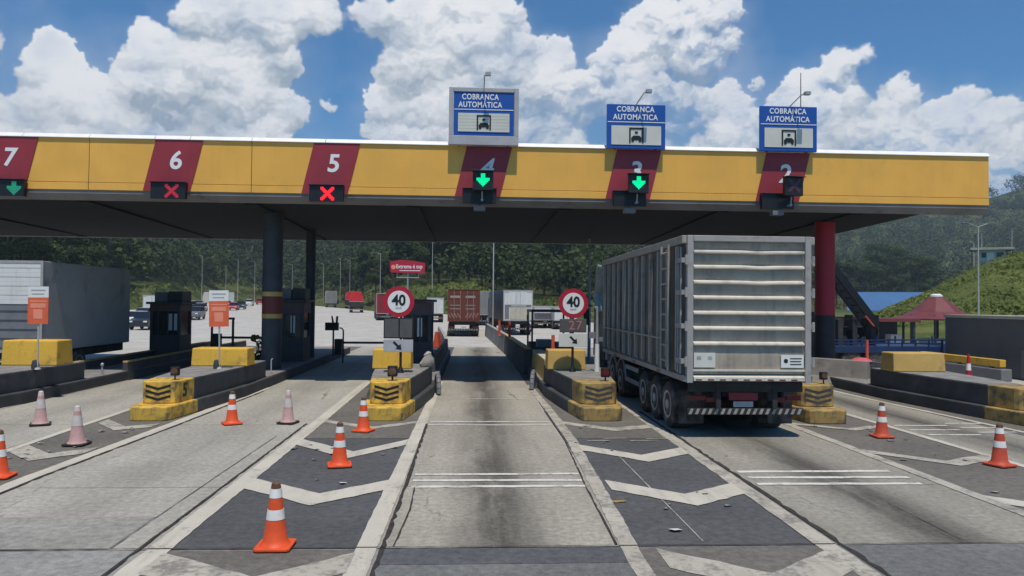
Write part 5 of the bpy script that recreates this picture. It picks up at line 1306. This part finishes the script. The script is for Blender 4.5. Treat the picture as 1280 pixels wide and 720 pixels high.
# scrub and grass on the bank in front of the wood
def scrub():
    n = 26000; az = nrng.uniform(-40, 45, n); d0 = interp(DSTART, az); d = d0 + nrng.uniform(1, 30, n) ** 1.0
    x = d * np.sin(np.radians(az)); y = d * np.cos(np.radians(az)); z = terrain_z(x, y)
    keep = np.sin(x * .21) * np.cos(y * .19 + 1) + nrng.normal(size=n) * .5 > -.25
    x, y, z = x[keep], y[keep], z[keep]; n = len(x)
    P = np.stack([x, y, z + nrng.uniform(.0, .5, n)], 1); N = nrng.normal(size=(n, 3)) + np.array([0, -.4, .8])
    tag(quads(P, N, nrng.uniform(.25, .75, n), 'bank_scrub', 'leaf_grass'), 'bright green scrub on the bank below the dark wood', 'scrub', kind='stuff')
scrub()

# ------------------------------------------------------------------ grassy mound on the right with a hut on top
MPTS = [(0.0, 0.0), (.1, 0.6), (.28, 3.0), (.45, 5.2), (.62, 7.6), (.75, 8.8), (.9, 9.5), (1.0, 9.6)]
def mound_z(x, y):
    # ridge that climbs to the right; faces the plaza
    u = (x / np.maximum(y, 1) - .565) / .215
    prof = np.interp(u, [-.15, 0, .12, .42, .62, .80, .95, 1.2, 2.2], [0, .10, .22, .50, .72, .92, 1.0, 1.03, 1.1])
    yy = smooth((y - 50) / 42) * (1 - smooth((y - 112) / 60))
    return prof * yy * 9.6 + (np.sin(x * .5 + y * .3) * .18 + np.sin(x * .23 - y * .41) * .25) * yy
nx, ny = 70, 60
xs = np.linspace(24, 150, nx); ysv = np.linspace(48, 172, ny); m = MB()
for y in ysv:
    for x in xs: m.v.append((x, y, float(mound_z(x, y)) - .04 + .012 * max(0, y - 70)))
m.f = [(j * nx + i, j * nx + i + 1, (j + 1) * nx + i + 1, (j + 1) * nx + i) for j in range(ny - 1) for i in range(nx - 1)]; m.m = [0] * len(m.f)
def mound_body(t, b, v):
    n = t.noise(v, .18, 6, .65); n2 = t.noise(v, .9, 5, .65)
    c = t.mix(t.ramp(n, .35, .65), (.060, .085, .020), (.120, .140, .040)); c = t.mix(t.ramp(n2, .5, .72, 0, .6), c, (.15, .13, .06))
    t.l.new(c, b.inputs['Base Color']); b.inputs['Roughness'].default_value = .95; b.inputs['Specular IOR Level'].default_value = .1
M['mound'] = sheet_mat('mound_grass', mound_body)
struct(m.build('hill', 'mound', smooth=True))
def mound_tufts():
    n = 170000; x = nrng.uniform(26, 120, n); y = nrng.uniform(50, 112, n)
    z = mound_z(x, y) + .012 * np.maximum(0, y - 70)
    dens = np.sin(x * .31 + 1) * np.sin(y * .27) + np.sin(x * .9 + y * .7) * .5 + nrng.normal(size=n) * .6
    k = (z > .9) & (dens > -.35); x, y, z, dens = x[k], y[k], z[k], dens[k]; n = len(x)
    S = nrng.uniform(.09, .24, n) * (1 + .8 * np.clip(dens, 0, 1.5))
    P = np.stack([x, y, z + S * nrng.uniform(.0, .8, n)], 1); N = nrng.normal(size=(n, 3)) * .6 + np.array([0, -.4, 1.0])
    tag(quads(P, N, S, 'mound_grass', 'leaf_grass'), 'rough grass and weeds covering the mound on the right', 'grass', kind='stuff')
mound_tufts()
def mz(x, y): return float(mound_z(x, y)) + .012 * max(0, y - 70)
hx, hy = 67.2, 92.0; hz = mz(hx, hy) - .25
t = thing('gate_hut', 'small flat roofed hut on top of the grassy mound', 'hut', (hx, hy, hz), R(-30))
MB().box(-1.3, 1.5, -1.1, 1.1, 0, 1.75).build('wall', 'pale_wall', t); MB().box(-.5, .2, -1.13, -1.101, .0, 1.45).build('door', 'sign_white', t); MB().box(-1.1, -.6, -1.13, -1.101, .8, 1.45).box(.5, 1.3, -1.13, -1.101, .8, 1.45).build('window', 'glass_dark', t)
MB().box(-2.4, 2.4, -1.7, 1.7, 1.751, 2.05).build('roof', 'hut_roof', t, .03)
for x in (-2.2, 2.2):
    MB().tube((x, -1.5, 0), (x, -1.5, 1.75), .06, n=8).build('post', 'dark_steel', t)
for (dx, dy, h, lb) in ((-.4, 1.2, 4.6, 'thin mast on the hut on the grassy mound'), (3.6, 1.0, 3.6, 'short leaning mast right of the hut on the mound')):
    x, y = hx + dx, hy + dy; tag(MB().tube((0, 0, 0), (.1, 0, h), .06, .035, 8).build('mast', 'pole_pale', loc=(x, y, mz(x, y) - .2)), lb, 'mast')

# ------------------------------------------------------------------ lamp posts
def lamp(x, y, h, label, double=False, z=None, rz=0):
    t = thing('street_lamp', label, 'street lamp', (x, y, float(terrain_z(x, y)) if z is None else z), R(rz), 'lamp posts around the plaza')
    MB().tube((0, 0, -.5), (0, 0, h), .085, .045, 10).build('pole', 'pole_pale', t, smooth=True)
    m = MB()
    for s in ((-1, 1) if double else (-1,)): m.tube((0, 0, h - .05), (s * .8, 0, h + .22), .035, .03, 8)
    m.build('arm', 'pole_pale', t)
    for s in ((-1, 1) if double else (-1,)): MB().box(s * 1.08 - .3, s * 1.08 + .3, -.10, .10, h + .2, h + .28).build('lamp_head', 'grey_box', t, .03)
    return t
lamp(39.9, 56, 8.9, 'tall double headed lamp post in front of the grassy mound', True, mz(39.9, 56) - .1)
lamp(70.6, 100, max(3.0, 12.2 - mz(70.6, 100)), 'second lamp post just left of the double headed one by the mound', False, mz(70.6, 100) - .3)
lamp(5.45, 34.0, 8.5, 'lamp post rising behind the right speed sign beside the tipper truck', False, .35)
lamp(2.0, 70, 10.5, 'lamp post between container truck and white rear box truck', False, .0)
FARL = 'thin distant lamp post before the forest on the far road'
for (px, d, h) in ((252, 215, 13), (297, 235, 13), (318, 250, 13), (365, 240, 12), (425, 215, 13), (437, 205, 12), (475, 160, 12), (540, 150, 13), (404, 228, 12), (282, 262, 12)):
    x, y = azd(px, d); lamp(x, y, h, FARL)

# ------------------------------------------------------------------ advertising sign, shed, pavilion, walls
t = thing('advertising_sign', 'red billboard with white lettering on a post above the far road', 'billboard', (-9.6, 110, .4), R(-4))
MB().tube((0, .2, -.5), (0, .2, 6.6), .13, .11, 10).tube((-1.6, .2, 6.0), (-1.6, .2, 6.7), .06, n=8).tube((1.6, .2, 6.0), (1.6, .2, 6.7), .06, n=8).box(-1.7, 1.7, .12, .26, 5.95, 6.1).build('post', 'steel_pole', t)
bd = MB().extr_y([(-2.55, 6.75), (2.5, 6.62), (2.65, 8.15), (.9, 8.5), (-1.2, 8.62), (-2.65, 8.35)], -.08, .08).build('board', 'sign_red', t)
text('Extrema é top', 'lettering', .80, 'text_white', bd, (.25, -.09, 7.62), .004, .012, xs=.85)
MB().box(-1.2, 1.9, -.088, -.081, 6.98, 7.08).build('lettering_line', 'text_white', bd); MB().lathe([(.34, -.088), (.34, -.0805)], (-2.12, 0, 7.55), 20, axis='Y').build('emblem', 'sign_orange_light', bd)

t = thing('blue_shed', 'low shed with a broad blue roof left of the grassy mound', 'shed', (117, 196, .2), R(-30))
MB().box(-12, 12, .5, 12, 0, 1.4).build('wall', 'pale_wall', t); MB().extr_x([(-1, 1.2), (13.5, 6.6), (13.5, 6.8), (-1, 1.4)], -13, 13).build('roof', 'blue_roof', t)

t = thing('pavilion', 'small open pavilion with flared dark red roof and white cap', 'pavilion', (29.3, 45, .0), R(10))
prof = [(2.65, 2.06), (2.05, 2.20), (1.45, 2.50), (.92, 2.98), (.48, 3.36), (.34, 3.44)]
MB().lathe([(2.6, 1.98)] + prof, n=8).build('roof', 'roof_red', t)
MB().lathe([(.36, 3.442), (.34, 3.55), (.2, 3.62)], n=16).build('cap', 'sign_white', t, smooth=True)
for k in range(8):
    a = k * math.pi / 4; MB().tube((1.85 * math.cos(a), 1.85 * math.sin(a), 0), (1.85 * math.cos(a), 1.85 * math.sin(a), 2.3), .08, n=10).build('post', 'dark_steel', t)
MB().lathe([(1.0, 0), (1.0, .72), (1.1, .74), (1.1, .80)], n=16).build('counter', 'pale_wall', t)
t = thing('shelter', 'low shelter with brown roof left of the red pavilion', 'shelter', (25.2, 44, .0), 0)
MB().box(-2.9, 1.7, -1.2, 1.2, 1.88, 2.08).build('roof', 'roof_red', t); MB().box(-.5, 1.5, .9, 1.0, .0, 1.879).build('back_wall', 'booth', t)
for x in (-2.6, -1.0, 1.4): MB().tube((x, -1.0, 0), (x, -1.0, 1.88), .07, n=8).build('post', 'dark_steel', t)
MB().box(-1.6, -.6, -.4, .3, 0, 1.2).build('vending_cabinet', 'sign_white', t); MB().box(.2, .9, -.6, .0, 0, 1.1).build('counter', 'sign_grey', t)

t = thing('grey_wall', 'long plain dark grey wall with cream coping at the right edge', 'wall', (21.25, 32.0, 0))
MB().box(0, .3, -14, 0, 0, 2.34).build('wall_body', 'wall_grey', t); MB().box(.3, 6, -.3, 0, 0, 2.34).build('return_wall', 'wall_grey', t)
MB().box(-.06, .36, -14, .05, 2.342, 2.46).box(.361, 6, -.36, .06, 2.342, 2.46).build('coping', 'cream', t)
MB().box(-.03, -.002, -6.9, -4.6, .05, 1.15).build('light_panel', 'grey_box', t)
t = thing('guard_beam', 'yellow beam on a grey concrete base along the grey wall', 'guard beam', (20.2, 32.0, 0))
MB().box(-.12, .12, -5.0, 0, .52, .80).build('beam', 'yellow_block', t, .015); MB().box(-.22, .22, -5.2, .2, 0, .46).build('base', 'grey_box', t, .04)
for y in (-.6, -2.5, -4.4): MB().box(-.06, .06, y - .06, y + .06, .461, .519).build('support', 'dark_steel', t)

# blue flatbed truck with a raised black loading ramp
t = thing('flatbed_truck', 'blue flatbed truck with raised black ramp standing beyond the jersey barrier', 'truck', (18.6, 32.0, 0), R(4))
MB().box(-2.6, 2.7, 0, 2.4, .72, 1.02).build('bed', 'blue_steel', t, .02)
m = MB()
for z in (1.12, 1.26): m.box(-2.6, 2.7, .0, .05, z, z + .06)
for k in range(9): m.box(-2.58 + k * .65, -2.52 + k * .65, .0, .05, 1.021, 1.32)
m.build('side_rail', 'blue_steel', t)
MB().box(-2.5, 2.5, .3, 2.1, .42, .70).build('chassis', 'chassis', t)
for y in (.05, 2.1):
    for x in (-1.7, -.6, 1.7): 
        MB().lathe([(.2, 0), (.43, .02), (.46, .08), (.46, .2), (.43, .26), (.2, .28)], (0, 0, 0), 24, axis='Y').build('wheel', 'rubber', t, loc=(x, y, .46), smooth=True)
rp = MB(); 
for yy in (.3, 1.1): rp.add([(-2.45, yy, 4.35), (-2.45, yy + .14, 4.35), (-.35, yy + .14, 1.75), (-.35, yy, 1.75), (-2.25, yy, 4.6), (-2.25, yy + .14, 4.6), (-.15, yy + .14, 2.05), (-.15, yy, 2.05)], [(0,1,2,3),(7,6,5,4),(0,4,5,1),(1,5,6,2),(2,6,7,3),(3,7,4,0)])
for k in range(9): q = k / 8; rp.tube((-2.35 + 2.1 * q, .44, 4.47 - 2.58 * q), (-2.35 + 2.1 * q, 1.1, 4.47 - 2.58 * q), .04, n=6)

rp.build('ramp', 'black', t); MB().tube((-.9, .28, 2.35), (-.5, .28, 1.9), .04, n=8).build('ramp_catch', 'barrier_orange', t)
MB().box(-2.6, -2.46, .3, .44, 1.021, 4.3).box(-2.6, -2.46, 1.1, 1.24, 1.021, 4.3).build('ramp_frame', 'black', t)
for x in (-1.9, -1.2, -.3): MB().box(x - .12, x + .12, .6, 1.0, 1.021, 2.2).build('stowed_post', 'booth', t, .01)
MB().lathe([(.22, 0), (.3, .3), (.2, .7)], (-1.45, 1.2, 1.03), 12).lathe([(.15, 0), (.22, .35), (.05, .6)], (-.8, 1.3, 1.03), 12).build('cargo', 'chassis', t, smooth=True)
t = thing('steel_fence', 'low blue steel fence running from the flatbed to the grey wall', 'fence', (17.2, 35.5, 0))
for k in range(8): MB().box(k * .95 - .03, k * .95 + .03, -.03, .03, 0, 1.35).build('fence_post', 'blue_steel', t)
MB().box(-.1, 6.8, -.05, -.031, .25, .95).box(-.1, 6.8, -.05, -.031, 1.1, 1.18).build('fence_panel', 'blue_steel', t)
t = thing('storage_rack', 'dark cluttered storage rack behind the jersey barrier under the ramp', 'rack', (15.4, 36.6, 0))
MB().box(0, 5.4, .8, .9, 0, 2.25).build('back_panel', 'booth', t)
for x in (0, 1.3, 2.6, 4.0, 5.34): MB().box(x, x + .06, 0, .799, 0, 2.35).build('upright', 'column_dark', t)
for z in (.9, 1.7): MB().box(.061, 5.33, .05, .79, z, z + .05).build('shelf', 'column_dark', t)
for k in range(13):
    x = .15 + (k % 7) * .72; z = (.951, 1.751)[k // 7]; h = rnd.uniform(.25, .6)
    tag(MB().prism([(-.2, -.2), (.2, -.2), (.2, .2), (-.2, .2)], 0, h, top=[(-.17, -.17), (.17, -.17), (.17, .17), (-.17, .17)]).build('storage_bin', ('column_dark', 'grey_box', 'truck_maroon')[k % 3], loc=(15.7 + x, 37.0, z), bevel=.02), 'small bin on the dark storage rack beyond the jersey barrier', 'bin', 'bins on the storage rack')
# jersey barrier
M['plastic_pink'] = mat('plastic_pink', (.55, .10, .13), .5, .2, 8)
t = thing('jersey_barrier', 'grey concrete jersey barrier between tipper truck and ochre block', 'jersey barrier', (12.75, 24.95, 0), R(-52))
MB().extr_x([(-.34, 0), (-.34, .12), (-.20, .36), (-.11, .95), (.11, .95), (.20, .36), (.34, .12), (.34, 0)], -1.2, 1.0).build('barrier_body', 'barrier_concrete', t, .02)
tag(MB().lathe([(.12, 0), (.30, .04), (.36, .10), (.2, .20), (.02, .22)], n=14).build('plastic_bundle', 'plastic_pink', loc=(13.35, 24.6, .82), smooth=True), 'pinkish red plastic bundle showing above the jersey barrier', 'bundle')
t = thing('pallet_stack', 'small stack of dark pallets between jersey barrier and ochre block', 'pallets', (14.1, 24.2, .35), R(20))
for k in range(4): MB().box(-.5, .5, -.4, .4, k * .15, k * .15 + .03).box(-.5, -.4, -.4, .4, k * .15 + .031, k * .15 + .12).box(.4, .5, -.4, .4, k * .15 + .031, k * .15 + .12).build('pallet', 'grey_box', t)
# small plant by the thick column
P, N = crown_points(160, [(0, 0, .35, .28), (.15, .1, .7, .26), (-.1, 0, 1.0, .2)]); t = thing('shrub', 'small green plant at the foot of the thick canopy column', 'plant', (-7.95, 28.0, .345))
quads(P, N, nrng.uniform(.10, .2, 160), 'leaves', 'leaf_grass', t); MB().tube((0, 0, 0), (0, 0, 1.0), .02, .01, 6).build('stem', 'bark', t)
tag(MB().box(-5, 5, -.15, .15, 0, 1.0).build('far_rail', 'pole_pale', loc=(-45.0, 63, .0), rotz=R(70)), 'pale rail along the far left queue beyond the box trailer', 'rail')

# ------------------------------------------------------------------ air between here and the hills
hz_ = MB().box(-1700, 1700, -320, 1620, -1.5, 260).build('haze', [])
hm = bpy.data.materials.new('haze'); hm.use_nodes = True; hn = hm.node_tree; hn.nodes.clear()
ho = hn.nodes.new('ShaderNodeOutputMaterial'); pv = hn.nodes.new('ShaderNodeVolumePrincipled')
pv.inputs['Color'].default_value = (.72, .86, 1.0, 1); pv.inputs['Density'].default_value = .00036; pv.inputs['Anisotropy'].default_value = .2
hn.links.new(pv.outputs[0], ho.inputs['Volume']); hz_.data.materials.clear(); hz_.data.materials.append(hm)
tag(hz_, 'thin bluish haze over the plaza and hills', 'haze', kind='stuff')
